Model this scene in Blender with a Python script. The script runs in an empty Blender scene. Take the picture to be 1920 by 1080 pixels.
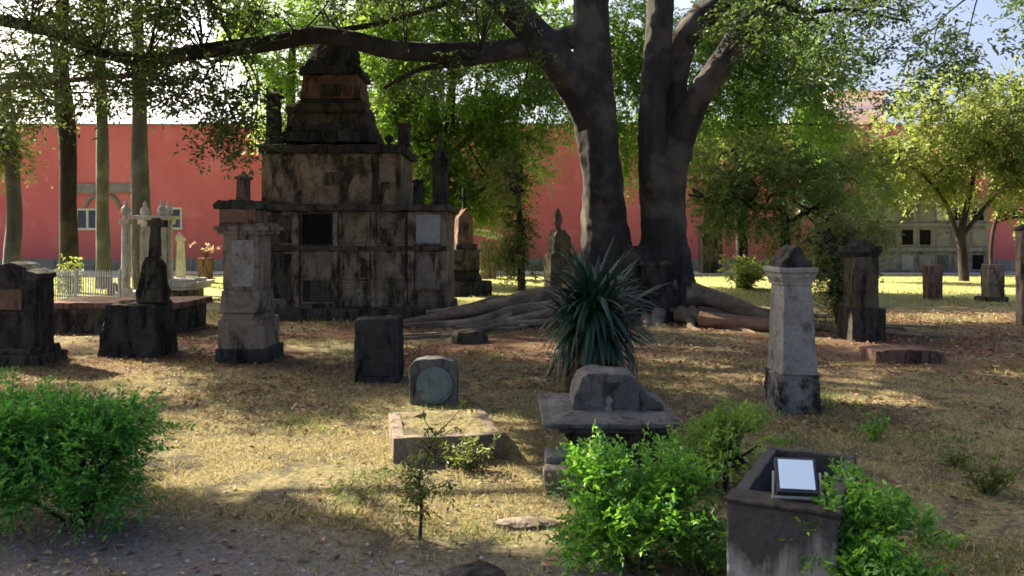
import bpy, bmesh, math, random
import numpy as np
from mathutils import Vector, noise

random.seed(7)
rng = np.random.default_rng(7)
R = math.radians
scn = bpy.context.scene
col = scn.collection

# ------------------------------------------------------------------ camera, sky, sun
F, HZ, CH = 1600.0, 440.0, 1.7          # focal length in photo pixels, horizon row, eye height
cam_d = bpy.data.cameras.new("camera")
cam = bpy.data.objects.new("camera", cam_d)
col.objects.link(cam)
cam.location = (0, 0, CH)
cam.rotation_euler = (R(90), 0, 0)
cam_d.sensor_width = 36
cam_d.lens = 36 * F / 1920
cam_d.shift_y = (HZ - 540) / 1920
cam_d.clip_end = 2000
scn.camera = cam

S = Vector((-0.72, 0.52, 0.62)).normalized()      # direction towards the sun
SUN_EL = math.asin(S.z)
SUN_AZ = math.atan2(S.x, S.y)
w = bpy.data.worlds.new("World")
scn.world = w
w.use_nodes = True
nt = w.node_tree
sky = nt.nodes.new("ShaderNodeTexSky")
sky.sky_type = 'NISHITA'
sky.sun_disc = False
sky.sun_elevation = SUN_EL
sky.sun_rotation = SUN_AZ
sky.dust_density = 6.0
sky.ozone_density = 0.9
sky.air_density = 0.55
bg = nt.nodes["Background"]
nt.links.new(sky.outputs[0], bg.inputs[0])
bg.inputs[1].default_value = 0.088
sun_d = bpy.data.lights.new("sun", 'SUN')
sun_d.energy = 5.0
sun_d.angle = R(0.5)
sun_d.color = (1.0, 0.87, 0.66)
sun = bpy.data.objects.new("sun", sun_d)
col.objects.link(sun)
sun.location = (-20, 20, 30)
sun.rotation_euler = S.to_track_quat('Z', 'Y').to_euler()
vs = scn.view_settings
vs.view_transform = 'Standard'
vs.look = 'None'
vs.gamma = 1
vs.exposure = 2.15
scn.render.engine = 'CYCLES'
scn.cycles.use_denoising = True
scn.cycles.max_bounces = 6
scn.cycles.diffuse_bounces = 3
scn.cycles.transmission_bounces = 4
scn.cycles.filter_width = 1.7
try:
    scn.cycles.sample_clamp_indirect = 6
except Exception:
    pass


# ------------------------------------------------------------------ helpers
def P(px, py, d):
    return Vector(((px - 960) / F * d, d, CH - (py - HZ) / F * d))


def D(py):
    return F * CH / (py - HZ)


def G(px, py):
    return P(px, py, D(py))


def tag(o, label=None, cat=None, group=None, kind=None):
    if label: o["label"] = label
    if cat: o["category"] = cat
    if group: o["group"] = group
    if kind: o["kind"] = kind
    return o


def thing(name, label, cat, loc=(0, 0, 0), rz=0.0, group=None):
    o = bpy.data.objects.new(name, None)
    col.objects.link(o)
    o.empty_display_size = 0.2
    o.location = loc
    o.rotation_euler = (0, 0, rz)
    return tag(o, label, cat, group)


def link(name, me, m, parent=None, smooth=False):
    o = bpy.data.objects.new(name, me)
    col.objects.link(o)
    if m: me.materials.append(m)
    if parent: o.parent = parent
    if smooth:
        me.polygons.foreach_set("use_smooth", np.ones(len(me.polygons), dtype=bool))
    return o


def np_mesh(name, verts, faces):
    verts = np.asarray(verts, dtype=np.float32)
    faces = np.asarray(faces, dtype=np.int32)
    me = bpy.data.meshes.new(name)
    n, k = faces.shape
    me.vertices.add(len(verts))
    me.vertices.foreach_set("co", verts.ravel())
    me.loops.add(n * k)
    me.loops.foreach_set("vertex_index", faces.ravel())
    me.polygons.add(n)
    me.polygons.foreach_set("loop_start", np.arange(n, dtype=np.int32) * k)
    me.update(calc_edges=True)
    return me


class MB:
    """collects solids in one bmesh, then links them as ONE mesh object"""

    def __init__(s):
        s.bm = bmesh.new()

    def box(s, x0, x1, y0, y1, z0, z1, top=None):
        t = top or (x0, x1, y0, y1)
        v = [s.bm.verts.new(c) for c in ((x0, y0, z0), (x1, y0, z0), (x1, y1, z0), (x0, y1, z0),
                                         (t[0], t[2], z1), (t[1], t[2], z1), (t[1], t[3], z1), (t[0], t[3], z1))]
        for f in ((3, 2, 1, 0), (4, 5, 6, 7), (0, 1, 5, 4), (1, 2, 6, 5), (2, 3, 7, 6), (3, 0, 4, 7)):
            s.bm.faces.new([v[i] for i in f])
        return s

    def prism(s, pts, y0, y1):
        """outline in x,z pushed from y0 to y1"""
        a = [s.bm.verts.new((x, y0, z)) for x, z in pts]
        b = [s.bm.verts.new((x, y1, z)) for x, z in pts]
        n = len(pts)
        s.bm.faces.new(a)
        s.bm.faces.new(b[::-1])
        for i in range(n):
            s.bm.faces.new((a[i], b[i], b[(i + 1) % n], a[(i + 1) % n]))
        return s

    def lathe(s, prof, cx=0, cy=0, n=16, sx=1, sy=1):
        rings = []
        for r, z in prof:
            rings.append([s.bm.verts.new((cx + sx * r * math.cos(2 * math.pi * i / n), cy + sy * r * math.sin(2 * math.pi * i / n), z)) for i in range(n)])
        for a, b in zip(rings, rings[1:]):
            for i in range(n):
                s.bm.faces.new((a[i], a[(i + 1) % n], b[(i + 1) % n], b[i]))
        s.bm.faces.new(rings[0][::-1])
        s.bm.faces.new(rings[-1])
        return s

    def tube(s, pts, radii, n=10, rough=0.0, seed=0.0):
        pts = [Vector(p) for p in pts]
        rings = []
        up = Vector((0.13, 0.31, 0.94))
        for i, p in enumerate(pts):
            t = (pts[min(i + 1, len(pts) - 1)] - pts[max(i - 1, 0)]).normalized()
            a = t.cross(up)
            if a.length < 0.05: a = t.cross(Vector((1, 0, 0)))
            a.normalize()
            b = t.cross(a).normalized()
            up = -a.cross(t).normalized() if False else b.cross(t) * 0 + up
            ring = []
            for k in range(n):
                an = 2 * math.pi * k / n
                r = radii[i]
                if rough:
                    r *= 1 + rough * noise.noise(Vector((math.cos(an) * 1.9 + seed, math.sin(an) * 1.9, i * 0.07 + seed)))
                ring.append(s.bm.verts.new(p + (a * math.cos(an) + b * math.sin(an)) * r))
            rings.append(ring)
        for A, B in zip(rings, rings[1:]):
            for k in range(n):
                s.bm.faces.new((A[k], A[(k + 1) % n], B[(k + 1) % n], B[k]))
        s.bm.faces.new(rings[0][::-1])
        s.bm.faces.new(rings[-1])
        return s

    def build(s, name, m, parent=None, bevel=0.0, fine=0.0, amp=0.0, freq=3.0, smooth=False, loc=None, seed=0.0):
        bm = s.bm
        bmesh.ops.recalc_face_normals(bm, faces=bm.faces)
        if bevel:
            bmesh.ops.bevel(bm, geom=list(bm.edges), offset=bevel, segments=2, profile=0.6, affect='EDGES', clamp_overlap=True)
        if fine:
            for _ in range(7):
                es = [e for e in bm.edges if e.calc_length() > fine]
                if not es: break
                bmesh.ops.subdivide_edges(bm, edges=es, cuts=1, use_grid_fill=True)
        if amp:
            off = Vector((seed * 3.7 + 11.3, seed * 1.9, seed))
            for v in bm.verts:
                q = v.co * freq + off
                v.co += noise.noise_vector(q) * amp + noise.noise_vector(q * 3.1) * amp * 0.5
        bmesh.ops.triangulate(bm, faces=[f for f in bm.faces if len(f.verts) > 4])
        me = bpy.data.meshes.new(name)
        bm.to_mesh(me)
        bm.free()
        o = link(name, me, m, parent, smooth)
        if loc is not None: o.location = loc
        return o


def spline(pts, n=6):
    """Catmull-Rom through (point, radius) pairs"""
    out_p, out_r = [], []
    q = [pts[0]] + list(pts) + [pts[-1]]
    for i in range(1, len(q) - 2):
        p0, p1, p2, p3 = (Vector(q[j][0]) for j in (i - 1, i, i + 1, i + 2))
        for k in range(n):
            t = k / n
            out_p.append(0.5 * ((2 * p1) + (p2 - p0) * t + (2 * p0 - 5 * p1 + 4 * p2 - p3) * t * t + (3 * p1 - p0 - 3 * p2 + p3) * t ** 3))
            out_r.append(q[i][1] * (1 - t) + q[i + 1][1] * t)
    out_p.append(Vector(pts[-1][0]))
    out_r.append(pts[-1][1])
    return out_p, out_r


# ------------------------------------------------------------------ materials
class NT:
    def __init__(s, name):
        s.m = bpy.data.materials.new(name)
        s.m.use_nodes = True
        s.t = s.m.node_tree
        s.t.nodes.clear()
        s.out = s.t.nodes.new("ShaderNodeOutputMaterial")

    def n(s, kind, **kw):
        o = s.t.nodes.new("ShaderNode" + kind)
        for k, v in kw.items():
            if k.startswith("i_"):
                key = k[2:]
                o.inputs[int(key) if key.isdigit() else key.replace("_", " ")].default_value = v
            else:
                setattr(o, k, v)
        return o

    def l(s, a, b):
        s.t.links.new(a, b)

    def pos(s, scale=(1, 1, 1)):
        g = s.n("NewGeometry")
        mp = s.n("Mapping")
        mp.inputs["Scale"].default_value = scale
        s.l(g.outputs["Position"], mp.inputs[0])
        return mp.outputs[0]

    def noise(s, vec, scale, detail=6, rough=0.6, dist=0.0):
        x = s.n("TexNoise")
        x.inputs["Scale"].default_value = scale
        x.inputs["Detail"].default_value = detail
        x.inputs["Roughness"].default_value = rough
        x.inputs["Distortion"].default_value = dist
        s.l(vec, x.inputs["Vector"])
        return x.outputs["Fac"]

    def ramp(s, fac, stops):
        r = s.n("ValToRGB")
        e = r.color_ramp.elements
        while len(e) < len(stops): e.new(0.5)
        for el, (p, c) in zip(e, stops):
            el.position = p
            el.color = (*c, 1) if len(c) == 3 else c
        s.l(fac, r.inputs[0])
        return r.outputs[0]

    def fac(s, v, a, b):
        m = s.n("MapRange")
        m.clamp = True
        m.inputs["From Min"].default_value = a
        m.inputs["From Max"].default_value = b
        s.l(v, m.inputs["Value"])
        return m.outputs[0]

    def mix(s, f, a, b):
        m = s.n("Mix", data_type='RGBA')
        for sock, v in ((m.inputs[0], f), (m.inputs[6], a), (m.inputs[7], b)):
            if hasattr(v, "links") or hasattr(v, "is_linked"):
                s.l(v, sock)
            elif isinstance(v, (int, float)):
                sock.default_value = v
            else:
                sock.default_value = (*v, 1)
        return m.outputs[2]

    def math(s, op, a, b=None):
        m = s.n("Math", operation=op)
        for i, v in enumerate((a, b)):
            if v is None: continue
            if isinstance(v, (int, float)): m.inputs[i].default_value = v
            else: s.l(v, m.inputs[i])
        return m.outputs[0]

    def bump(s, h, strength=0.4, dist=0.02):
        b = s.n("Bump")
        b.inputs["Strength"].default_value = strength
        b.inputs["Distance"].default_value = dist
        s.l(h, b.inputs["Height"])
        return b.outputs[0]

    def principled(s, color, rough=0.85, spec=0.2, normal=None, metal=0.0):
        p = s.n("BsdfPrincipled")
        if hasattr(color, "is_linked"): s.l(color, p.inputs["Base Color"])
        else: p.inputs["Base Color"].default_value = (*color, 1)
        if hasattr(rough, "is_linked"): s.l(rough, p.inputs["Roughness"])
        else: p.inputs["Roughness"].default_value = rough
        p.inputs["Specular IOR Level"].default_value = spec
        p.inputs["Metallic"].default_value = metal
        if normal is not None: s.l(normal, p.inputs["Normal"])
        return p.outputs[0]

    def done(s, shader):
        s.l(shader, s.out.inputs[0])
        return s.m


def stone_mat(name, light, mid, stain, amount=0.5, scale=2.2, moss=None, vert=0.45, swirl=0.8):
    t = NT(name)
    p = t.pos()
    st = t.pos((1.6, 1.6, vert))
    big = t.noise(p, scale, 8, 0.65, 0.4)
    fine = t.noise(p, scale * 9, 6, 0.7)
    c = t.mix(t.fac(big, 0.36, 0.62), mid, light)
    c = t.mix(t.math('MULTIPLY', t.fac(fine, 0.45, 0.7), 0.55), c, tuple(v * 0.55 for v in mid))
    drip = t.noise(st, scale * 1.5, 9, 0.7, swirl)
    f = t.fac(drip, 0.68 - 0.3 * amount, 0.80 - 0.3 * amount)
    c = t.mix(f, c, stain)
    if moss:
        mo = t.noise(p, scale * 1.8, 7, 0.7, 0.6)
        c = t.mix(t.math('MULTIPLY', t.fac(mo, 0.55, 0.66), 0.75), c, moss)
    speck = t.noise(p, scale * 26, 3, 0.6)
    c = t.mix(t.math('MULTIPLY', t.fac(speck, 0.58, 0.68), 0.35), c, tuple(min(1, v * 1.5) for v in light))
    h = t.math('ADD', t.math('MULTIPLY', fine, 0.6), big)
    return t.done(t.principled(c, 0.93, 0.12, t.bump(h, 0.55, 0.03)))


def leaf_mat(name, cols, trans, tr=0.42, gloss=0.35, rough=0.45):
    t = NT(name)
    g = t.n("NewGeometry")
    r = g.outputs["Random Per Island"]
    n = len(cols)
    c = t.ramp(r, [(i / max(1, n - 1), cc) for i, cc in enumerate(cols)])
    pn = t.noise(t.pos(), 1.1, 3, 0.5)
    hs = t.n("HueSaturation")
    t.l(c, hs.inputs["Color"])
    t.l(t.math('ADD', t.math('MULTIPLY', pn, 0.8), 0.62), hs.inputs["Value"])
    c = hs.outputs[0]
    a = t.principled(c, rough, gloss)
    tl = t.n("BsdfTranslucent")
    t.l(t.mix(0.6, c, trans), tl.inputs[0])
    mx = t.n("MixShader")
    mx.inputs[0].default_value = tr
    t.l(a, mx.inputs[1])
    t.l(tl.outputs[0], mx.inputs[2])
    return t.done(mx.outputs[0])


def bark_mat(name, dark, light, patch, zs=0.3):
    t = NT(name)
    st = t.pos((1, 1, zs))
    a = t.noise(st, 5, 9, 0.7, 0.5)
    b = t.noise(t.pos(), 1.3, 5, 0.6)
    c = t.mix(t.fac(a, 0.35, 0.7), dark, light)
    c = t.mix(t.math('MULTIPLY', t.fac(b, 0.50, 0.62), 0.85), c, patch)
    f = t.noise(t.pos((1, 1, 0.2)), 26, 6, 0.7)
    return t.done(t.principled(c, 0.9, 0.15, t.bump(t.math('ADD', a, t.math('MULTIPLY', f, 0.5)), 0.7, 0.03)))


def plain(name, c, rough=0.6, spec=0.4, metal=0.0, vary=0.25, scale=12):
    t = NT(name)
    n = t.noise(t.pos(), scale, 6, 0.65)
    cc = t.mix(t.fac(n, 0.35, 0.7), tuple(v * (1 - vary) for v in c), tuple(min(1, v * (1 + vary)) for v in c))
    return t.done(t.principled(cc, rough, spec, t.bump(n, 0.2, 0.005), metal))


M = {}
M['gray'] = stone_mat('grey_plaster', (0.29, 0.275, 0.245), (0.20, 0.19, 0.165), (0.06, 0.058, 0.052), 0.44, 2.6, moss=(0.13, 0.135, 0.09), vert=1.3, swirl=0.0)
M['tan'] = stone_mat('tan_sandstone', (0.24, 0.19, 0.145), (0.14, 0.115, 0.085), (0.03, 0.028, 0.022), 0.62, moss=(0.09, 0.095, 0.045))
M['mould'] = stone_mat('mouldy_stone', (0.10, 0.088, 0.062), (0.06, 0.053, 0.038), (0.016, 0.015, 0.013), 0.7, moss=(0.06, 0.062, 0.028))
M['dark'] = stone_mat('blackened_stone', (0.065, 0.06, 0.052), (0.035, 0.032, 0.028), (0.012, 0.012, 0.011), 0.7, moss=(0.04, 0.042, 0.02))
M['tomb'] = stone_mat('old_lime_plaster', (0.27, 0.215, 0.15), (0.16, 0.122, 0.083), (0.03, 0.026, 0.018), 0.73, 1.5, moss=(0.062, 0.064, 0.026), vert=0.7, swirl=0.3)
M['brick'] = stone_mat('worn_brick', (0.21, 0.125, 0.09), (0.13, 0.08, 0.058), (0.028, 0.023, 0.019), 0.66, 2.6)
M['sooty'] = stone_mat('sooty_plaster', (0.24, 0.23, 0.21), (0.14, 0.135, 0.12), (0.018, 0.018, 0.017), 0.78, 2.4, moss=(0.10, 0.105, 0.06), vert=1.3, swirl=0.0)
M['plaque'] = stone_mat('pale_plaque', (0.33, 0.34, 0.33), (0.25, 0.255, 0.25), (0.12, 0.12, 0.11), 0.3, 3.0)
M['white'] = stone_mat('white_marble', (0.58, 0.55, 0.48), (0.42, 0.39, 0.33), (0.17, 0.15, 0.12), 0.45, 3)
M['concrete'] = stone_mat('dark_concrete', (0.145, 0.14, 0.13), (0.08, 0.077, 0.07), (0.024, 0.023, 0.021), 0.5, 4)
def wash_mat():
    t = NT('stained_whitewash')
    p = t.pos()
    a = t.noise(p, 5, 6, 0.6)
    c = t.mix(t.fac(a, 0.35, 0.65), (0.15, 0.147, 0.142), (0.31, 0.305, 0.295))
    dr = t.noise(t.pos((5, 5, 0.9)), 1.0, 6, 0.65, 0.3)
    sep = t.n("SeparateXYZ")
    t.l(p, sep.inputs[0])
    # old water stains run down from the top edge
    f = t.fac(t.math('ADD', sep.outputs[2], t.math('MULTIPLY', t.math('ADD', dr, t.math('MULTIPLY', a, 0.6)), 0.75)), 0.84, 0.99)
    n = t.noise(p, 30, 6, 0.7)
    c = t.mix(f, c, t.mix(n, (0.02, 0.019, 0.019), (0.075, 0.072, 0.07)))
    return t.done(t.principled(c, 0.92, 0.12, t.bump(n, 0.5, 0.02)))
M['wash'] = wash_mat()
M['teal'] = stone_mat('teal_marble', (0.17, 0.215, 0.205), (0.115, 0.145, 0.138), (0.05, 0.06, 0.06), 0.4, 5)
M['void'] = plain('hollow_shade', (0.012, 0.011, 0.010), 0.95, 0.05)  # near-black colour painted on flat panels as the shade inside open niches
M['iron'] = plain('pale_iron', (0.45, 0.46, 0.45), 0.5, 0.4, 0.2)
M['black_metal'] = plain('black_metal', (0.03, 0.035, 0.045), 0.45, 0.4)
M['steel'] = plain('grey_steel', (0.35, 0.36, 0.38), 0.4, 0.5, 0.6)
M['frame'] = plain('cream_window_frame', (0.62, 0.60, 0.52), 0.6, 0.3)
M['pane'] = plain('dark_blue_glass', (0.06, 0.075, 0.13), 0.12, 0.6)
t = NT('lamp_glass')
M['lamp_glass'] = t.done(t.principled((0.72, 0.87, 0.95), 0.12, 0.9, None, 0.35))  # pale blue base colour carries the reflected sky
M['bark'] = bark_mat('ficus_bark', (0.022, 0.021, 0.019), (0.048, 0.045, 0.040), (0.085, 0.077, 0.063))
M['bark2'] = bark_mat('mossy_bark', (0.075, 0.072, 0.055), (0.14, 0.135, 0.105), (0.19, 0.18, 0.145))
M['bark3'] = bark_mat('dark_bark', (0.02, 0.017, 0.014), (0.045, 0.037, 0.029), (0.065, 0.055, 0.04))
M['root'] = bark_mat('root_bark', (0.085, 0.066, 0.048), (0.20, 0.155, 0.11), (0.28, 0.22, 0.155), 1.0)
M['log'] = bark_mat('reddish_log', (0.13, 0.08, 0.055), (0.22, 0.145, 0.10), (0.26, 0.20, 0.145), 1.0)
M['lf_ficus'] = leaf_mat('ficus_leaf', [(0.03, 0.06, 0.022), (0.05, 0.095, 0.03), (0.075, 0.125, 0.035), (0.10, 0.11, 0.045)], (0.13, 0.21, 0.035), 0.30)
M['lf_green'] = leaf_mat('fresh_leaf', [(0.05, 0.12, 0.02), (0.09, 0.19, 0.03), (0.13, 0.23, 0.04), (0.17, 0.23, 0.055)], (0.36, 0.58, 0.08), 0.53)
M['lf_yellow'] = leaf_mat('yellow_green_leaf', [(0.06, 0.11, 0.03), (0.10, 0.16, 0.04), (0.16, 0.20, 0.05), (0.24, 0.22, 0.07)], (0.38, 0.46, 0.09), 0.48)
M['lf_dark'] = leaf_mat('dark_leaf', [(0.018, 0.045, 0.022), (0.03, 0.065, 0.03), (0.045, 0.085, 0.035)], (0.06, 0.14, 0.05), 0.3)
M['lf_olive'] = leaf_mat('olive_leaf', [(0.04, 0.06, 0.02), (0.08, 0.105, 0.03), (0.12, 0.14, 0.04), (0.17, 0.15, 0.06)], (0.24, 0.30, 0.06), 0.42)
M['lf_mix'] = leaf_mat('mid_green_leaf', [(0.04, 0.07, 0.02), (0.08, 0.12, 0.03), (0.12, 0.17, 0.04), (0.16, 0.20, 0.06)], (0.30, 0.44, 0.08), 0.46)
M['lf_bush'] = leaf_mat('bush_leaf', [(0.014, 0.075, 0.012), (0.035, 0.16, 0.022), (0.07, 0.25, 0.035), (0.16, 0.36, 0.055)], (0.16, 0.48, 0.04), 0.36, 0.45)
M['lf_bright'] = leaf_mat('bright_bush_leaf', [(0.015, 0.075, 0.012), (0.045, 0.17, 0.02), (0.10, 0.27, 0.03), (0.22, 0.40, 0.05)], (0.24, 0.52, 0.04), 0.40, 0.45)
M['lf_yucca'] = leaf_mat('sword_leaf', [(0.006, 0.028, 0.018), (0.010, 0.042, 0.026), (0.024, 0.065, 0.034), (0.05, 0.085, 0.035)], (0.03, 0.11, 0.05), 0.15, 0.4, 0.42)
M['lf_dead'] = leaf_mat('dead_leaf', [(0.07, 0.05, 0.03), (0.13, 0.09, 0.05), (0.20, 0.15, 0.085)], (0.25, 0.17, 0.08), 0.25, 0.15, 0.7)
M['litter'] = leaf_mat('fallen_leaf', [(0.10, 0.05, 0.032), (0.18, 0.09, 0.055), (0.27, 0.16, 0.09), (0.36, 0.27, 0.17)], (0.3, 0.17, 0.08), 0.15, 0.2, 0.65)
M['grass'] = leaf_mat('dry_grass', [(0.06, 0.085, 0.03), (0.13, 0.13, 0.055), (0.33, 0.26, 0.13), (0.50, 0.39, 0.21)], (0.50, 0.42, 0.18), 0.36, 0.15, 0.7)
M['tuft'] = leaf_mat('green_grass', [(0.03, 0.07, 0.018), (0.06, 0.11, 0.025), (0.12, 0.15, 0.04), (0.25, 0.22, 0.09)], (0.22, 0.32, 0.06), 0.36, 0.2, 0.6)
M['flower'] = leaf_mat('dried_flower', [(0.45, 0.30, 0.18), (0.6, 0.45, 0.30)], (0.7, 0.5, 0.3), 0.4, 0.1, 0.7)


def wall_mat():
    t = NT('red_painted_wall')
    p = t.pos()
    n = t.noise(t.pos((1, 1, 0.5)), 0.35, 7, 0.6, 0.3)
    c = t.mix(t.fac(n, 0.3, 0.7), (0.58, 0.135, 0.142), (0.69, 0.195, 0.20))
    n2 = t.noise(p, 6, 6, 0.7)
    c = t.mix(t.math('MULTIPLY', t.fac(n2, 0.55, 0.7), 0.3), c, (0.47, 0.12, 0.12))
    # rain streaks and patched, faded paint
    st = t.noise(t.pos((1.2, 1, 0.10)), 1.0, 6, 0.65, 0.2)
    c = t.mix(t.math('MULTIPLY', t.fac(st, 0.54, 0.70), 0.35), c, (0.40, 0.13, 0.12))
    pt = t.noise(p, 0.9, 3, 0.4, 0.8)
    c = t.mix(t.math('MULTIPLY', t.fac(pt, 0.60, 0.63), 0.22), c, (0.74, 0.30, 0.29))
    sep = t.n("SeparateXYZ")
    t.l(p, sep.inputs[0])
    damp = t.math('SUBTRACT', sep.outputs[2], t.math('MULTIPLY', n, 1.8))
    c = t.mix(t.math('MULTIPLY', t.fac(damp, 0.9, -0.1), 0.5), c, (0.42, 0.13, 0.13))
    return t.done(t.principled(c, 0.9, 0.15, t.bump(n2, 0.25, 0.03)))


def ground_mat():
    t = NT('cemetery_ground')
    p = t.pos()
    big = t.noise(p, 0.55, 6, 0.6, 0.4)
    mid = t.noise(p, 2.1, 8, 0.7, 0.5)
    fine = t.noise(p, 28, 8, 0.75)
    grit = t.noise(p, 90, 4, 0.7)
    grass = t.mix(t.fac(fine, 0.38, 0.72), (0.07, 0.082, 0.034), (0.42, 0.32, 0.17))
    soil = t.mix(t.fac(fine, 0.35, 0.7), (0.05, 0.047, 0.035), (0.14, 0.12, 0.085))
    lit = t.mix(t.fac(grit, 0.4, 0.62), (0.075, 0.042, 0.028), (0.22, 0.125, 0.08))
    c = t.mix(t.fac(mid, 0.47, 0.60), grass, soil)
    sep = t.n("SeparateXYZ")
    t.l(p, sep.inputs[0])
    # leaf litter lies under the trees, in the middle distance
    zone = t.math('MULTIPLY', t.fac(sep.outputs[1], 9.0, 11.5), t.fac(sep.outputs[1], 19.5, 17.0))
    c = t.mix(t.math('MULTIPLY', zone, t.fac(big, 0.42, 0.56)), c, lit)
    # trodden grey earth of the path in front
    near = t.math('ADD', sep.outputs[1], t.math('MULTIPLY', t.math('SUBTRACT', mid, 0.5), 2.4))
    near = t.math('ADD', near, t.math('MULTIPLY', t.math('ADD', sep.outputs[0], 1.0), 0.25))
    earth = t.mix(t.fac(fine, 0.35, 0.68), (0.085, 0.078, 0.072), (0.22, 0.205, 0.19))
    c = t.mix(t.fac(near, 5.0, 4.4), c, earth)
    far = t.mix(t.fac(fine, 0.35, 0.7), (0.20, 0.235, 0.07), (0.42, 0.40, 0.16))  # sunlit yellow of the far lawn put into its colour
    c = t.mix(t.fac(sep.outputs[1], 19.5, 23.0), c, far)
    h = t.math('ADD', t.math('MULTIPLY', fine, 0.7), t.math('MULTIPLY', grit, 0.5))
    return t.done(t.principled(c, 0.95, 0.08, t.bump(h, 0.8, 0.035)))


M['wall'] = wall_mat()
M['ground'] = ground_mat()
M['skirt'] = stone_mat('grey_skirting', (0.30, 0.29, 0.28), (0.20, 0.19, 0.18), (0.08, 0.075, 0.07), 0.4, 1.5)
M['niche_wall'] = stone_mat('grey_niche_wall', (0.25, 0.245, 0.25), (0.16, 0.158, 0.162), (0.06, 0.06, 0.06), 0.5, 0.9)
M['house'] = plain('pale_house', (0.80, 0.80, 0.79), 0.8, 0.2, 0, 0.06, 0.5)
M['roofband'] = plain('tan_band', (0.66, 0.62, 0.57), 0.8, 0.2, 0, 0.1, 1)
M['pathgrey'] = plain('grey_gravel', (0.30, 0.295, 0.29), 0.95, 0.1, 0, 0.3, 9)


# ------------------------------------------------------------------ ground
def gh(x, y):
    return 0.045 * noise.noise(Vector((x * 0.45, y * 0.45, 3.1))) + 0.018 * noise.noise(Vector((x * 1.7, y * 1.7, 8.1)))


def seg(a, b, st):
    return list(np.arange(a, b, st))


gx = [-500, -200, -80, -45] + seg(-30, -12, 1.0) + seg(-12, 12, 0.2) + seg(12, 30, 1.0) + [45, 80, 200, 500]
gy = [-300, -60, -15, -4] + seg(0, 14, 0.16) + seg(14, 40, 0.5) + [45, 60, 100, 250, 700]
V = []
for y in gy:
    for x in gx:
        V.append((x, y, gh(x, y) if abs(x) < 40 and -5 < y < 45 else 0.0))
nx = len(gx)
FQ = [(j * nx + i, j * nx + i + 1, (j + 1) * nx + i + 1, (j + 1) * nx + i) for j in range(len(gy) - 1) for i in range(nx - 1)]
ground = link('ground', np_mesh('ground', V, FQ), M['ground'], None, True)
tag(ground, kind='structure')
path = MB().box(-58, 58, 35.6, 38.6, -0.2, 0.06).build('path', M['pathgrey'])
tag(path, kind='structure')


# ------------------------------------------------------------------ leaves
def leaves_mesh(name, pos, axis, nrm, L, W, simple=False):
    n = len(pos)
    axis = axis / (np.linalg.norm(axis, axis=1, keepdims=True) + 1e-9)
    side = np.cross(axis, nrm)
    side /= (np.linalg.norm(side, axis=1, keepdims=True) + 1e-9)
    nn = np.cross(side, axis)
    L = np.asarray(L).reshape(-1, 1) * np.ones((n, 1))
    W = np.asarray(W).reshape(-1, 1) * np.ones((n, 1))
    tip = pos + axis * L - nn * L * 0.12
    if simple:
        mid = pos + axis * L * 0.45
        v = np.stack([pos, mid + side * W * 0.5 + nn * W * 0.12, tip, mid - side * W * 0.5 + nn * W * 0.12], axis=1)
        f = np.arange(n * 4).reshape(n, 4)
    else:
        m1 = pos + axis * L * 0.28
        m2 = pos + axis * L * 0.68
        up = nn * W * 0.16
        v = np.stack([pos, m1 + side * W * 0.46 + up, m2 + side * W * 0.38 + up, tip, m2 - side * W * 0.38 + up, m1 - side * W * 0.46 + up], axis=1)
        b = (np.arange(n) * 6).reshape(n, 1)
        f = np.concatenate([b + np.array([[0, 1, 2, 3]]), b + np.array([[0, 3, 4, 5]])], axis=1).reshape(n * 2, 4)
    return np_mesh(name, v.reshape(-1, 3), f)


def unit(v):
    return v / (np.linalg.norm(v, axis=1, keepdims=True) + 1e-9)


def sprays(c, d, per, slen, leaf, spread=0.6, droop=0.35):
    """leaves set along twigs: c twig starts, d twig directions; returns pos, axis, normal, length"""
    m = len(c)
    d = unit(d)
    tt = np.tile(np.linspace(0.05, 1, per), m).reshape(m, per) + rng.normal(0, 0.05, (m, per))
    sl = slen * rng.uniform(0.6, 1.35, (m, 1))
    ref = unit(rng.normal(0, 0.5, (m, 3)) + np.array([[0, 0, 1.0]]))
    sd = unit(np.cross(d, ref))
    nr = unit(np.cross(sd, d))
    flip = np.where(np.arange(per) % 2 == 0, 1.0, -1.0)[None, :, None]
    pos = c[:, None, :] + d[:, None, :] * (tt * sl)[:, :, None]
    pos = pos - np.array([0, 0, 1.0])[None, None, :] * (tt ** 2 * sl * droop)[:, :, None]
    ax = d[:, None, :] * 0.65 + sd[:, None, :] * flip * spread * 1.25 + rng.normal(0, 0.28, (m, per, 3))
    ax[:, :, 2] -= droop * 0.5
    no = nr[:, None, :] + rng.normal(0, 0.42, (m, per, 3))
    Ls = leaf * rng.uniform(0.6, 1.25, (m, per))
    return pos.reshape(-1, 3), ax.reshape(-1, 3), no.reshape(-1, 3), Ls.reshape(-1)


def lobes_points(lobes, n, inner=0.45, flat=1.0):
    """points near the skin of lumpy lobes: (centre, (rx, ry, rz)) with outward directions"""
    wts = np.array([l[1][0] * l[1][2] for l in lobes])
    wts = wts / wts.sum()
    k = rng.choice(len(lobes), n, p=wts)
    C = np.array([tuple(l[0]) for l in lobes])[k]
    Rr = np.array([tuple(l[1]) for l in lobes])[k]
    u = unit(rng.normal(0, 1, (n, 3)))
    r = rng.uniform(inner ** 2, 1.0, n) ** 0.5
    lump = np.array([1 + 0.28 * noise.noise(Vector((a[0] * 2.1 + kk * 5, a[1] * 2.1, a[2] * 2.1))) for a, kk in zip(u, k)])
    p = C + u * Rr * (r * lump)[:, None]
    return p, u


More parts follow.
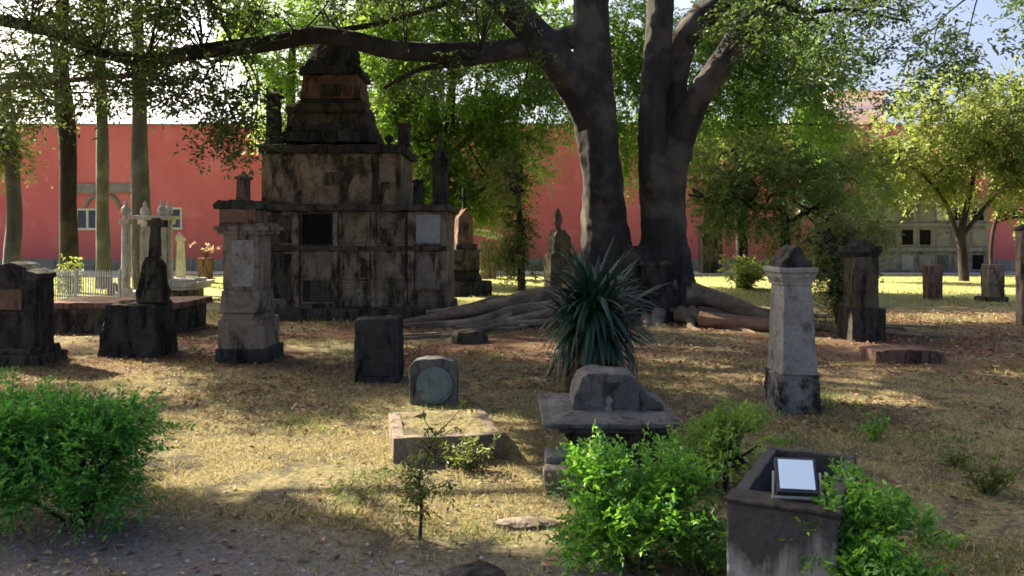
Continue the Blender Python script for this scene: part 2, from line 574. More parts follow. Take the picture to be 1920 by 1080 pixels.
# where sun patches fall on the ground (photo pixels of the ground, turned to metres by G)
LIT = [
    [(270, 858), (310, 824), (420, 808), (640, 820), (745, 838), (880, 850), (1010, 866), (1100, 920), (1100, 1010), (980, 1040), (880, 1040), (760, 1000), (640, 948), (560, 932), (310, 920)],
    [(680, 762), (965, 768), (975, 875), (880, 868), (690, 848)],
    [(1180, 694), (1470, 690), (1465, 722), (1190, 726)],
    [(1530, 684), (1710, 680), (1700, 712), (1540, 720)],
    [(880, 670), (1065, 668), (1065, 700), (880, 698)],
    [(560, 645), (665, 650), (665, 688), (600, 690)],
    [(90, 688), (330, 682), (420, 704), (110, 716)],
    [(310, 775), (430, 768), (430, 790), (300, 792)],
    [(1540, 730), (1700, 735), (1690, 752), (1560, 748)],
    [(1240, 740), (1330, 736), (1330, 752), (1240, 756)],
    [(1600, 640), (1700, 636), (1720, 655), (1600, 660)],
    [(1690, 590), (1930, 586), (1930, 604), (1700, 606)],
    [(760, 590), (1000, 560), (1000, 600), (790, 622)],
    [(1260, 560), (1450, 580), (1460, 615), (1290, 610)],
    [(60, 626), (180, 630), (180, 650), (60, 648)],
    [(30, 500), (440, 500), (425, 575), (30, 575)],
    [(880, 500), (1005, 500), (1000, 558), (900, 558)],
    [(1290, 505), (1980, 505), (1980, 574), (1640, 574), (1500, 560), (1290, 548)],
]
SPOT = [(1.02, 3.30, .22), (0.72, 3.42, .16), (1.32, 3.75, .10), (-2.0, 4.5, .14), (0.55, 22.6, 1.3), (2.6, 22.4, 1.0), (3.6, 21.6, .8), (-0.4, 5.0, .25), (1.12, 3.55, .30), (0.88, 3.78, .25), (3.7, 15.1, .45), (4.6, 14.9, .5), (-0.9, 15.9, .4), (0.0, 16.1, .45), (-4.1, 12.4, .35), (-2.6, 11.4, .3), (2.2, 9.8, .35), (3.3, 10.6, .4), (6.3, 10.4, .5), (7.4, 12.4, .5),
        (-6.0, 9.6, .3), (-4.0, 9.4, .25), (-0.9, 9.9, .2), (4.2, 8.0, .22), (0.9, 12.9, .5), (-0.6, 14.6, .5), (6.1, 14.6, .5), (5.2, 13.6, .35)]   # smaller gaps: x, y, radius in metres
BAND = [[(3.5, 15.7), (3.95, 16.2), (10.95, 11.1), (10.5, 10.6)]]
POLY = [np.array([[G(a, b).x, G(a, b).y] for a, b in q]) for q in LIT]


def in_poly(q, x, y):
    c = np.zeros(len(x), dtype=bool)
    j = len(q) - 1
    for i in range(len(q)):
        xi, yi, xj, yj = q[i][0], q[i][1], q[j][0], q[j][1]
        c ^= ((yi > y) != (yj > y)) & (x < (xj - xi) * (y - yi) / (yj - yi + 1e-12) + xi)
        j = i
    return c


def lit_at(x, y):
    jx = np.array([noise.noise(Vector((a * 2.2, b * 2.2, 0.0))) for a, b in zip(x, y)])
    jy = np.array([noise.noise(Vector((a * 2.2, b * 2.2, 9.0))) for a, b in zip(x, y)])
    L = np.zeros(len(x), dtype=bool)
    for q in POLY:
        L |= in_poly(q, x + jx * 0.16, y + jy * 0.16)
    dap = np.array([noise.noise(Vector((a * 0.9, b * 1.7, 4.0))) + 0.5 * noise.noise(Vector((a * 2.3, b * 3.1, 6.0))) for a, b in zip(x, y)])
    for cx, cy, r in SPOT:
        L |= np.hypot(x - cx + jx * 0.1, y - cy + jy * 0.1) < r
    for q in BAND:
        L |= in_poly(np.array(q), x, y)
    L |= (dap > 0.50) & (y > 9.0) & (y < 13.5)
    return L


def tree_branch_mesh(mb, a, b, r0, r1, wob=0.25, n=7):
    a, b = Vector(a), Vector(b)
    mid = (a + b) / 2 + Vector((random.uniform(-wob, wob), random.uniform(-wob, wob), random.uniform(0, wob)))
    p, r = spline([(a, r0), (mid, (r0 + r1) / 2), (b, r1)], 4)
    mb.tube(p, r, n)


# ------------------------------------------------------------------ red wall, window, far buildings
WD = 40.0
wall = thing('boundary_wall', 'long tall red painted wall closing the far side of the cemetery', 'wall', (0, WD, 0))
ztop = P(0, 235, WD).z
MB().box(-62, 62, 0, 0.5, -0.3, ztop).build('wall_face', M['wall'], wall)
sk = MB()
xx = -62.0
while xx < 62:
    L_ = random.uniform(1.2, 2.4)
    sk.box(xx + 0.01, xx + L_ - 0.01, -0.22, -0.003, -0.3, 0.55 + random.uniform(-0.05, 0.05))
    xx += L_
sk.build('stone_skirting', M['skirt'], wall, 0.02)
MB().box(-62, 62, -0.06, 0.56, ztop + 0.003, ztop + 0.08).build('coping', M['skirt'], wall, 0.01, 0.5, 0.03, 0.9)
for (x0, x1, y0, y1) in ((143, 186, 391, 431), (297, 342, 389, 430)):
    a, b = P(x0, y0, WD), P(x1, y1, WD)
    fm = MB()
    tk = 0.09
    fm.box(a.x, b.x, -0.05, -0.003, a.z - tk, a.z)
    fm.box(a.x - 0.05, b.x + 0.05, -0.11, -0.003, b.z - 0.02, b.z + tk)
    xm = (a.x + b.x) / 2
    for (u, v_) in ((a.x, a.x + tk), (xm - tk * 0.6, xm + tk * 0.6), (b.x - tk, b.x)):
        fm.box(u, v_, -0.05, -0.003, b.z + tk + 0.002, a.z - tk - 0.002)
    wo = fm.build('window', M['frame'], wall, 0.008)
    for (u, v_) in ((a.x + tk, xm - tk * 0.6), (xm + tk * 0.6, b.x - tk)):
        MB().box(u + 0.002, v_ - 0.002, -0.02, -0.004, b.z + tk, a.z - tk).build('pane', M['pane'], wo)
# plaster pediment over the left window
pd = MB()
a, b = P(138, 345, WD), P(250, 362, WD)
pd.box(a.x, b.x, -0.16, -0.003, b.z, a.z)
pr, rr = spline([((P(160, 388, WD).x, -0.05, P(0, 388, WD).z), 0.09), ((P(172, 370, WD).x, -0.05, P(0, 370, WD).z), 0.09), ((P(192, 363, WD).x, -0.05, P(0, 366, WD).z), 0.09), ((P(214, 370, WD).x, -0.05, P(0, 370, WD).z), 0.09), ((P(226, 390, WD).x, -0.05, P(0, 390, WD).z), 0.09)], 5)
pd.tube(pr, rr, 8)
pd.build('pediment', M['skirt'], wall, 0.0)

hs = thing('pale_house', 'pale stepped house rising over the red wall at the right', 'house', (P(1590, 440, 62).x, 62, 0))
hw_ = 2.7
MB().box(-hw_, hw_, 0, 6, -0.3, P(0, 205, 62).z).build('lower_storey', M['house'], hs, 0.02)
MB().box(-hw_ * 0.45, hw_ * 1.05, 0.4, 6, P(0, 205, 62).z + 0.003, P(0, 176, 62).z).build('upper_storey', M['house'], hs, 0.02)
MB().box(-hw_ * 0.5, hw_ * 1.1, 0.2, 6.2, P(0, 176, 62).z + 0.003, P(0, 168, 62).z).build('roof', M['roofband'], hs, 0.02)
MB().box(-hw_ * 1.03, hw_ * 1.03, -0.15, -0.003, P(0, 232, 62).z, P(0, 222, 62).z).build('string_course', M['roofband'], hs)

# niche wall
ND = 37.0
nw = thing('columbarium', 'grey wall of burial niches in three rows before the red wall', 'tomb wall', (P(1735, 440, ND).x, ND, 0))
fx = lambda px: (px - 1735) / F * ND
fz = lambda py: CH - (py - HZ) / F * ND
MB().box(fx(1615), fx(1852), 0, 1.6, -0.3, fz(384)).build('wall_body', M['niche_wall'], nw, 0.02)
MB().prism([(fx(1648), fz(377)), (fx(1750), fz(377)), (fx(1742), fz(345)), (fx(1718), fz(338)), (fx(1668), fz(336)), (fx(1655), fz(348))], 0.1, 1.4).build('gable', M['niche_wall'], nw, 0.02)
for (yt, yb, ov) in ((376, 384, 0.12), (418, 425, 0.10), (464, 471, 0.14)):
    MB().box(fx(1610), fx(1857), -ov, -0.003 if yt != 376 else 1.65, fz(yb) + 0.003, fz(yt)).build('ledge', M['niche_wall'], nw, 0.015)
k = 0
for (yt, yb) in ((388, 416), (428, 462), (475, 508)):
    for i in range(7):
        x0 = 1622 + i * 33
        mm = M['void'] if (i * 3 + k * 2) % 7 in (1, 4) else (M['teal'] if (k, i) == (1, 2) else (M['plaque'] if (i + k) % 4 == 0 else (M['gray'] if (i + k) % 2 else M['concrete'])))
        if (k, i) == (0, 4): mm = M['white']
        n_ = MB()
        n_.box(fx(x0), fx(x0 + 26), -0.03, -0.004, fz(yb), fz(yt))
        no = n_.build('niche', M['niche_wall'], nw, 0.01)
        MB().box(fx(x0 + 2.5), fx(x0 + 23.5), -0.045, -0.032, fz(yb - 3), fz(yt + 3)).build('niche_panel', mm, no, 0.004)
    k += 1


# ------------------------------------------------------------------ stone monuments
class Mon:
    """a monument measured in photo pixels at its front face; local y = 0 is the front"""

    def __init__(s, name, label, cat, px0, pyb, rz=0.0, d=None, group=None):
        s.d = d or D(pyb)
        s.px0, s.pyb = px0, HZ + F * CH / s.d
        s.root = thing(name, label, cat, (P(px0, pyb, s.d).x, s.d, 0), rz, group)

    def x(s, px): return (px - s.px0) / F * s.d
    def z(s, py): return (s.pyb - py) / F * s.d
    def w(s, n): return n / F * s.d

    def tiers(s, mb, rows, depth):
        """rows: x0, x1, top, bottom[, x0 at top, x1 at top]; centred in depth, so tiers step in on every side"""
        ref = max(r[1] - r[0] for r in rows)
        for r in rows:
            x0, x1, yt, yb = r[:4]
            ins = s.w((ref - (x1 - x0)) / 2)
            top = None
            if len(r) > 4:
                it = s.w((ref - (r[5] - r[4])) / 2)
                top = (s.x(r[4]), s.x(r[5]), it, depth - it)
            mb.box(s.x(x0), s.x(x1), ins, depth - ins, s.z(yb), s.z(yt), top)
        return mb


# --- the big tiered tomb
m = Mon('mausoleum', 'tall tiered stone mausoleum blackened by mould with a stepped spire', 'mausoleum', 660, 600)
dp = 2.6
b = MB()
b.box(m.x(490), m.x(836), 0, dp, -0.25, m.z(396))
b.build('lower_tier', M['tomb'], m.root, 0.02, 0.16, 0.018, 2.5)
MB().box(m.x(484), m.x(846), -0.12, dp + 0.12, m.z(396) + 0.003, m.z(384)).build('lower_cornice', M['mould'], m.root, 0.02, 0.16, 0.02, 4)
MB().box(m.x(482), m.x(842), -0.18, dp + 0.15, -0.25, m.z(578)).build('plinth', M['mould'], m.root, 0.03, 0.16, 0.03, 3)
b = MB()
b.box(m.x(486), m.x(748), 0.15, dp - 0.2, m.z(384) + 0.003, m.z(286))
b.build('upper_tier', M['tomb'], m.root, 0.02, 0.16, 0.018, 2.5, seed=3)
MB().box(m.x(482), m.x(756), 0.05, dp - 0.1, m.z(286) + 0.003, m.z(270)).build('upper_cornice', M['dark'], m.root, 0.03, 0.16, 0.025, 4)
# piers and string course between the lower niches
b = MB()
for x0, x1 in ((488, 500), (552, 562), (626, 634), (697, 704), (765, 777), (829, 838)):
    b.box(m.x(x0), m.x(x1), -0.07, -0.004, m.z(576), m.z(398))
b.build('pilasters', M['tomb'], m.root, 0.01, 0.16, 0.012, 4, seed=5)
MB().box(m.x(489), m.x(838), -0.10, -0.073, m.z(470), m.z(461)).build('string_course', M['mould'], m.root, 0.008)
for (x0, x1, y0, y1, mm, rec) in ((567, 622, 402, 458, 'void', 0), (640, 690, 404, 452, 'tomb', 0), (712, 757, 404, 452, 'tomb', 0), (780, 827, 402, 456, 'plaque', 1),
                                  (568, 622, 476, 520, 'tan', 0), (643, 690, 480, 520, 'tomb', 0), (720, 758, 478, 520, 'tomb', 0), (782, 826, 476, 540, 'tan', 1),
                                  (568, 622, 526, 566, 'mould', 0), (640, 760, 530, 572, 'tomb', 0), (503, 548, 404, 456, 'mould', 0), (503, 548, 476, 560, 'mould', 0)):
    fr = MB()
    zz0, zz1, xa, xb, e = m.z(y1), m.z(y0), m.x(x0), m.x(x1), 0.035
    fr.box(xa - e, xb + e, -0.045, -0.004, zz1, zz1 + e)
    fr.box(xa - e, xb + e, -0.045, -0.004, zz0 - e, zz0)
    fr.box(xa - e, xa, -0.045, -0.004, zz0 + 0.002, zz1 - 0.002)
    fr.box(xb, xb + e, -0.045, -0.004, zz0 + 0.002, zz1 - 0.002)
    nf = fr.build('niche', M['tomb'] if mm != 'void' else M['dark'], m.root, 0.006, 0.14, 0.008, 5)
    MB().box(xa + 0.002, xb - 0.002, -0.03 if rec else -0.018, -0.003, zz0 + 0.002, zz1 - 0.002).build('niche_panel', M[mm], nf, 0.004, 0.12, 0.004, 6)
for (x0, x1, y0, y1, mm) in ((494, 548, 292, 378, 'tomb'), (556, 604, 292, 350, 'tomb'), (608, 640, 322, 346, 'mould'), (648, 696, 292, 378, 'tomb'), (708, 742, 294, 340, 'tan')):
    MB().box(m.x(x0), m.x(x1), 0.12, 0.147, m.z(y1), m.z(y0)).build('plaster_panel', M[mm], m.root, 0.01, 0.14, 0.012, 5)
b = MB()
for x0, x1 in ((698, 706), (742, 750)):
    b.box(m.x(x0), m.x(x1), 0.09, 0.148, m.z(383), m.z(288))
b.build('pilasters', M['mould'], m.root, 0.01, 0.14, 0.01, 5)
# spire, centred over the upper tier
sp = MB()
KS = (m.d + 0.75) / m.d                 # the spire stands back from the front face
sx_ = lambda px: (px - 960) / F * m.d * KS - m.root.location.x
sz_ = lambda py: CH - (py - HZ) / F * m.d * KS
def spt(x0, x1, yt, yb, x0t=None, x1t=None):
    cy = 1.3
    x0t = x0t or x0; x1t = x1t or x1
    h = (sx_(x1) - sx_(x0)) / 2
    ht = (sx_(x1t) - sx_(x0t)) / 2
    sp.box(sx_(x0), sx_(x1), cy - h, cy + h, sz_(yb) + 0.002, sz_(yt), (sx_(x0t), sx_(x1t), cy - ht, cy + ht))
spt(533, 706, 250, 270, 538, 702)
spt(541, 699, 236, 250, 546, 694)
sp.build('spire_step', M['dark'], m.root, 0.03, 0.12, 0.03, 4)
sp = MB()
spt(548, 692, 214, 236, 554, 686)
spt(554, 686, 196, 210, 556, 684)
sp.build('spire_base', M['mould'], m.root, 0.03, 0.12, 0.025, 4, seed=2)
sp = MB()
spt(552, 688, 208, 215, 552, 688)
spt(558, 682, 186, 196, 564, 676)
spt(560, 680, 122, 140, 566, 674)
spt(570, 670, 108, 122, 574, 662)
sp.build('spire_cornice', M['dark'], m.root, 0.03, 0.12, 0.025, 4, seed=4)
sp = MB()
spt(562, 678, 140, 186, 570, 670)
sp.build('spire_shaft', M['brick'], m.root, 0.02, 0.12, 0.02, 4)
MB().box(sx_(604), sx_(640), 1.3 - m.w(66), 1.3 - m.w(52), sz_(182), sz_(160)).build('spire_panel', M['dark'], m.root, 0.01)
cap = MB()
cap.lathe([(0.56, sz_(108)), (0.55, sz_(96)), (0.48, sz_(84)), (0.45, sz_(68)), (0.40, sz_(58)), (0.30, sz_(48)), (0.12, sz_(40)), (0.02, sz_(37))], sx_(618), 1.3, 18)
cap.build('spire_cap', M['dark'], m.root, 0, 0.12, 0.05, 4)
def finial(px, w_, yt, yb, yy, style, name='finial'):
    f = MB()
    h = m.w(w_) / 2
    cx = m.x(px)
    z0, z1 = m.z(yb), m.z(yt)
    H = z1 - z0
    if style == 'post':
        f.box(cx - h * 1.15, cx + h * 1.15, yy - h * 1.15, yy + h * 1.15, z0, z0 + H * 0.10)
        f.box(cx - h, cx + h, yy - h, yy + h, z0 + H * 0.10, z0 + H * 0.88, (cx - h * .85, cx + h * .85, yy - h * .85, yy + h * .85))
        f.box(cx - h * 1.2, cx + h * 1.2, yy - h * 1.2, yy + h * 1.2, z0 + H * 0.88, z0 + H * 0.94)
        f.box(cx - h, cx + h, yy - h, yy + h, z0 + H * 0.94, z1, (cx - h * .4, cx + h * .4, yy - h * .4, yy + h * .4))
    elif style == 'urn':
        f.lathe([(h * .8, z0), (h * .8, z0 + H * .12), (h * .3, z0 + H * .25), (h * .9, z0 + H * .55), (h, z0 + H * .75), (h * .5, z0 + H * .85), (h * .2, z1)], cx, yy, 12)
    else:
        f.box(cx - h, cx + h, yy - h, yy + h, z0, z0 + H * .55)
        f.box(cx - h * 1.2, cx + h * 1.2, yy - h * 1.2, yy + h * 1.2, z0 + H * .55, z0 + H * .62)
        f.box(cx - h * 1.05, cx + h * 1.05, yy - h * 1.05, yy + h * 1.05, z0 + H * .62, z0 + H * .76, (cx - h * .45, cx + h * .45, yy - h * .45, yy + h * .45))
        f.lathe([(h * .4, z0 + H * .76), (h * .22, z0 + H * .8), (h * .3, z0 + H * .86), (h * .05, z1)], cx, yy, 8)
    f.build(name, M['dark'], m.root, 0.008, 0.14, 0.015, 5, seed=px)
finial(502, 26, 165, 270, 0.45, 'post')
finial(502, 24, 168, 270, 2.0, 'post')
finial(752, 22, 224, 270, 0.5, 'post')
finial(724, 20, 248, 270, 0.4, 'urn')
finial(780, 20, 334, 384, 0.4, 'post')
finial(822, 28, 240, 384, 0.5, 'pinnacle')
# rough coping of plants and rubble on the plinth
# --- column monument at left
m = Mon('pedestal_monument', 'tall tan stone pedestal monument with pale recessed plaque and small post on top', 'monument', 447, 685)
dp = 0.72
r_ = MB(); m.tiers(r_, [(402, 500, 655, 688)], dp + 0.12); r_.build('base_block', M['dark'], m.root, 0.02, 0.06, 0.012, 5)
r_ = MB(); m.tiers(r_, [(408, 496, 600, 655), (411, 490, 586, 600, 416, 486)], dp); r_.build('plinth', M['tan'], m.root, 0.012, 0.06, 0.01, 5)
r_ = MB(); m.tiers(r_, [(411, 490, 545, 587, 414, 486), (416, 483, 440, 545)], dp - 0.05); r_.build('shaft', M['tan'], m.root, 0.012, 0.06, 0.008, 5)
MB().box(m.x(432), m.x(474), 0.04, 0.078, m.z(538), m.z(450)).build('plaque', M['gray'], m.root, 0.006, 0.06, 0.004, 6)
MB().box(m.x(426), m.x(478), 0.03, 0.076, m.z(449), m.z(443)).build('plaque_moulding', M['tan'], m.root, 0.006)
r_ = MB(); m.tiers(r_, [(400, 500, 424, 432), (406, 494, 432, 440, 404, 496), (408, 492, 418, 424)], dp + 0.1); r_.build('cornice', M['tan'], m.root, 0.01, 0.06, 0.01, 5)
r_ = MB(); m.tiers(r_, [(411, 478, 392, 418)], dp - 0.15); r_.build('frieze', M['brick'], m.root, 0.01, 0.06, 0.008, 5)
r_ = MB()
r_.prism([(m.x(400), m.z(392)), (m.x(489), m.z(392)), (m.x(491), m.z(384)), (m.x(482), m.z(376)), (m.x(472), m.z(380)), (m.x(456), m.z(374)), (m.x(432), m.z(374)), (m.x(420), m.z(379)), (m.x(409), m.z(375)), (m.x(399), m.z(384))], 0.0, 0.62)
r_.build('crest', M['dark'], m.root, 0.008, 0.06, 0.014, 6)
r_ = MB()
cx, cy, h = m.x(443), 0.3, m.w(11)
r_.box(cx - h, cx + h, cy - h, cy + h, m.z(376), m.z(334), (cx - h * .92, cx + h * .92, cy - h * .92, cy + h * .92))
r_.box(cx - h * 1.25, cx + h * 1.25, cy - h * 1.25, cy + h * 1.25, m.z(334), m.z(329))
r_.box(cx - h * 1.1, cx + h * 1.1, cy - h * 1.1, cy + h * 1.1, m.z(329), m.z(323), (cx - h * .3, cx + h * .3, cy - h * .3, cy + h * .3))
r_.lathe([(h * .35, m.z(323)), (h * .4, m.z(320)), (h * .05, m.z(317))], cx, cy, 8)
r_.build('post', M['brick'], m.root, 0.005, 0.06, 0.006, 6)

# --- dark gabled headstone at left edge
m = Mon('gabled_headstone', 'dark gabled headstone with a brown square recess at the left edge', 'headstone', 10, 690)
r_ = MB(); m.tiers(r_, [(-55, 70, 668, 692), (-45, 60, 655, 668)], 0.75); r_.build('base', M['mould'], m.root, 0.02, 0.06, 0.02, 5)
r_ = MB()
r_.prism([(m.x(-42), m.z(656)), (m.x(56), m.z(656)), (m.x(56), m.z(524)), (m.x(62), m.z(522)), (m.x(60), m.z(514)), (m.x(38), m.z(506)), (m.x(26), m.z(497)), (m.x(8), m.z(492)), (m.x(-10), m.z(497)), (m.x(-24), m.z(506)), (m.x(-46), m.z(514)), (m.x(-48), m.z(522)), (m.x(-42), m.z(524))], 0.12, 0.58)
r_.build('slab', M['dark'], m.root, 0.012, 0.06, 0.012, 5)
MB().box(m.x(-30), m.x(32), 0.095, 0.117, m.z(582), m.z(543)).build('inset_panel', M['brick'], m.root, 0.006, 0.06, 0.004, 6)
MB().box(m.x(-34), m.x(38), 0.085, 0.117, m.z(592), m.z(586)).build('ledge', M['dark'], m.root, 0.006)

# --- rough stone block with a broken cross
m = Mon('broken_cross_pedestal', 'rough black stone block carrying the stump of a broken tapering cross', 'monument', 238, 672)
r_ = MB()
m.tiers(r_, [(178, 298, 570, 676, 192, 284)], 0.8)
r_.build('block', M['dark'], m.root, 0.05, 0.06, 0.05, 3)
r_ = MB()
cx, cy = m.x(264), 0.42
h0, h1, h2 = m.w(24), m.w(17), m.w(10)
r_.box(cx - h0, cx + h0, cy - h0, cy + h0, m.z(572), m.z(545))
r_.box(cx - h0 * .92, cx + h0 * .92, cy - h0 * .9, cy + h0 * .9, m.z(545), m.z(496), (cx - h1, cx + h1, cy - h1, cy + h1))
r_.box(cx - h1, cx + h1, cy - h1, cy + h1, m.z(496), m.z(482), (cx - h2, cx + h2, cy - h2, cy + h2))
r_.build('cross_foot', M['mould'], m.root, 0.012, 0.06, 0.02, 5)
r_ = MB()
r_.box(cx - h2 + m.w(3), cx + h2 + m.w(3), cy - h2, cy + h2, m.z(483), m.z(408), (cx - h2 * .7 + m.w(4), cx + h2 * .7 + m.w(4), cy - h2 * .7, cy + h2 * .7))
r_.box(cx - m.w(10), cx + m.w(26), cy - h2 * .7, cy + h2 * .7, m.z(425), m.z(412))
r_.build('cross_shaft', M['mould'], m.root, 0.008, 0.05, 0.015, 6)

# --- long low box tomb behind it
m = Mon('box_tomb', 'long low moss-dark box tomb with sunlit flat top behind the rough block', 'tomb', 200, 626)
r_ = MB(); m.tiers(r_, [(70, 330, 580, 628)], 1.5); r_.build('chest', M['mould'], m.root, 0.02, 0.12, 0.03, 3)
r_ = MB(); m.tiers(r_, [(60, 338, 568, 580)], 1.6); r_.build('ledger_slab', M['brick'], m.root, 0.02, 0.12, 0.02, 3)

# --- white monument with columns
m = Mon('columned_monument', 'white monument of four weathered columns on a block behind the iron fence', 'monument', 265, 566)
dp = 1.0
r_ = MB(); r_.box(m.x(215), m.x(322), -0.05, dp, -0.1, m.z(548)); r_.build('base', M['white'], m.root, 0.02, 0.1, 0.015, 4)
for px, yy in ((232, 0.12), (300, 0.12), (246, 0.8), (292, 0.8)):
    c = MB()
    h = m.w(10)
    c.box(m.x(px) - h, m.x(px) + h, yy - h, yy + h, m.z(548), m.z(540))
    c.lathe([(h * .85, m.z(540)), (h * .8, m.z(470)), (h * .72, m.z(420))], m.x(px), yy, 14)
    c.box(m.x(px) - h, m.x(px) + h, yy - h, yy + h, m.z(420), m.z(411))
    co = c.build('column', M['white'], m.root, 0.006, 0.1, 0.01, 5)
    u = MB()
    u.lathe([(h * .7, m.z(411)), (h * .4, m.z(406)), (h * .9, m.z(398)), (h * .8, m.z(390)), (h * .3, m.z(384)), (h * .35, m.z(380)), (0.01, m.z(374))], m.x(px), yy, 12)
    u.build('urn', M['white'], co)
r_ = MB(); r_.box(m.x(252), m.x(290), 0.3, 0.7, m.z(548), m.z(424)); r_.box(m.x(243), m.x(312), 0.02, 0.9, m.z(411) + 0.003, m.z(404)); r_.build('panel_block', M['white'], m.root, 0.015, 0.1, 0.012, 4)

m = Mon('table_tomb', 'low white table tomb with moulded edge beside the columned monument', 'tomb', 322, 562, d=21.5)
r_ = MB(); m.tiers(r_, [(292, 356, 538, 545), (288, 361, 530, 538), (296, 350, 525, 530)], 1.6); r_.build('moulded_slab', M['white'], m.root, 0.015, 0.08, 0.012, 4)
r_ = MB(); r_.box(m.x(300), m.x(346), 0.25, 1.35, -0.1, m.z(545)); r_.build('support', M['tan'], m.root, 0.015, 0.1, 0.01, 4)

m = Mon('white_post', 'slim white obelisk post standing before the red wall', 'obelisk', 334, 536, d=28)
r_ = MB(); m.tiers(r_, [(322, 346, 520, 540), (327, 342, 452, 520, 329, 340), (327, 342, 446, 452)], 0.4); r_.build('shaft', M['white'], m.root, 0.01)
r_ = MB(); m.tiers(r_, [(328, 341, 436, 446, 333, 336)], 0.25); r_.build('tip', M['white'], m.root, 0.008)

m = Mon('urn_pedestal', 'small brick pedestal holding dried pink flower stalks by the far grass', 'pedestal', 381, 530)
r_ = MB(); m.tiers(r_, [(368, 394, 522, 534), (371, 391, 490, 522, 369, 393), (369, 393, 484, 490)], 0.5); r_.build('pedestal', M['brick'], m.root, 0.012, 0.1, 0.01, 4)
fl = MB()
pts = []
for i in range(16):
    a = random.uniform(0, 6.28); s_ = random.uniform(0.1, 0.5)
    e = Vector((math.cos(a) * s_, 0.25 + math.sin(a) * s_ * .5, m.z(484) + random.uniform(0.2, 0.5)))
    st = Vector((0, 0.25, m.z(486)))
    fl.tube([st, (st + e) / 2 + Vector((0, 0, 0.05)), e], [0.012, 0.01, 0.006], 5)
    pts.append(e)
fo = fl.build('stalks', M['lf_dead'], m.root)
c = np.repeat(np.array([tuple(p) for p in pts]), 7, axis=0)
me = leaves_mesh('blossom', c + rng.normal(0, .02, c.shape), rng.normal(0, 1, c.shape) + [0, 0, .3], rng.normal(0, 1, c.shape), 0.08, 0.04)
link('blossoms', me, M['flower'], m.root)

# --- iron fence
fd0, fd1 = P(62, 0, 21.5), P(224, 0, 20.6)
fe = thing('iron_fence', 'low pale iron picket fence enclosing a grave on the sunlit grass', 'fence', (fd0.x, fd0.y, 0), math.atan2(fd1.y - fd0.y, fd1.x - fd0.x))
fl_ = math.hypot(fd1.x - fd0.x, fd1.y - fd0.y)
FHt = 0.80
for zz in (0.16, FHt - 0.12):
    MB().box(0, fl_, -0.012, 0.012, zz, zz + 0.035).build('rail', M['iron'], fe)
for x_ in (0, fl_ / 2, fl_):
    MB().box(x_ - .03, x_ + .03, -.03, .03, -0.1, FHt + 0.06).build('post', M['iron'], fe)
pk = MB()
pk.box(-0.011, 0.011, -0.027, -0.013, 0.04, FHt - 0.05)
pk.box(-0.018, 0.018, -0.03, -0.01, FHt - 0.05, FHt - 0.02)
pk.box(-0.016, 0.016, -0.03, -0.01, FHt - 0.02, FHt + 0.05, (-0.003, 0.003, -0.022, -0.018))
p0 = pk.build('picket', M['iron'], fe)
p0.location.x = 0.075
nP = int(fl_ / 0.075) - 1
for i in range(2, nP + 1):
    if abs(i * 0.075 - fl_ / 2) < 0.035: continue
    c = p0.copy(); col.objects.link(c); c.parent = fe; c.location.x = i * 0.075
# far stones inside the fence
m = Mon('small_dark_stone', 'small dark upright stone inside the iron fence', 'headstone', 208, 556)
r_ = MB(); r_.prism([(m.x(199), -0.05), (m.x(217), -0.05), (m.x(217), m.z(538)), (m.x(212), m.z(531)), (m.x(204), m.z(531)), (m.x(199), m.z(538))], 0, 0.2); r_.build('slab', M['brick'], m.root, 0.015, 0.08, 0.01)

# --- stelae behind, right of the mausoleum
m = Mon('cross_stele', 'brown stele crowned by a small cross with its left edge sunlit', 'headstone', 878, 556, R(24))
r_ = MB(); m.tiers(r_, [(838, 926, 528, 560), (848, 912, 506, 528, 852, 906)], 0.9); r_.build('base', M['dark'], m.root, 0.03, 0.1, 0.03, 4)
r_ = MB(); m.tiers(r_, [(850, 902, 468, 506), (856, 898, 458, 468)], 0.6); r_.build('pedestal', M['mould'], m.root, 0.015, 0.1, 0.015, 4)
r_ = MB()
r_.prism([(m.x(860), m.z(458)), (m.x(893), m.z(458)), (m.x(890), m.z(408)), (m.x(882), m.z(396)), (m.x(877), m.z(390)), (m.x(872), m.z(396)), (m.x(863), m.z(408))], 0.14, 0.46)
r_.build('slab', M['brick'], m.root, 0.012, 0.1, 0.012, 4)
r_ = MB(); r_.box(m.x(874), m.x(879), 0.27, 0.33, m.z(392), m.z(352)); r_.box(m.x(865), m.x(888), 0.275, 0.325, m.z(374), m.z(369)); r_.build('cross', M['dark'], m.root, 0.004)
m = Mon('roofed_tomb', 'small tomb with a pale sloping roof slab behind the cross stele', 'tomb', 915, 524)
r_ = MB(); r_.box(m.x(900), m.x(930), 0, 0.9, -0.1, m.z(452)); r_.build('body', M['tan'], m.root, 0.02, 0.14, 0.015, 4)
r_ = MB(); r_.prism([(m.x(888), m.z(440)), (m.x(942), m.z(450)), (m.x(943), m.z(443)), (m.x(920), m.z(433)), (m.x(890), m.z(429))], -0.15, 1.1); r_.build('roof_slab', M['white'], m.root, 0.015, 0.14, 0.015, 4)
m = Mon('finial_stele', 'mouldy stele topped by a bottle-shaped finial left of the great tree', 'headstone', 1056, 556, R(20))
r_ = MB()
r_.prism([(m.x(1030), -0.1), (m.x(1082), -0.1), (m.x(1080), m.z(478)), (m.x(1072), m.z(474)), (m.x(1072), m.z(446)), (m.x(1060), m.z(431)), (m.x(1046), m.z(431)), (m.x(1038), m.z(446)), (m.x(1038), m.z(474)), (m.x(1031), m.z(478))], 0.0, 0.5)
r_.build('slab', M['mould'], m.root, 0.015, 0.1, 0.015, 4)
r_ = MB(); h = m.w(9)
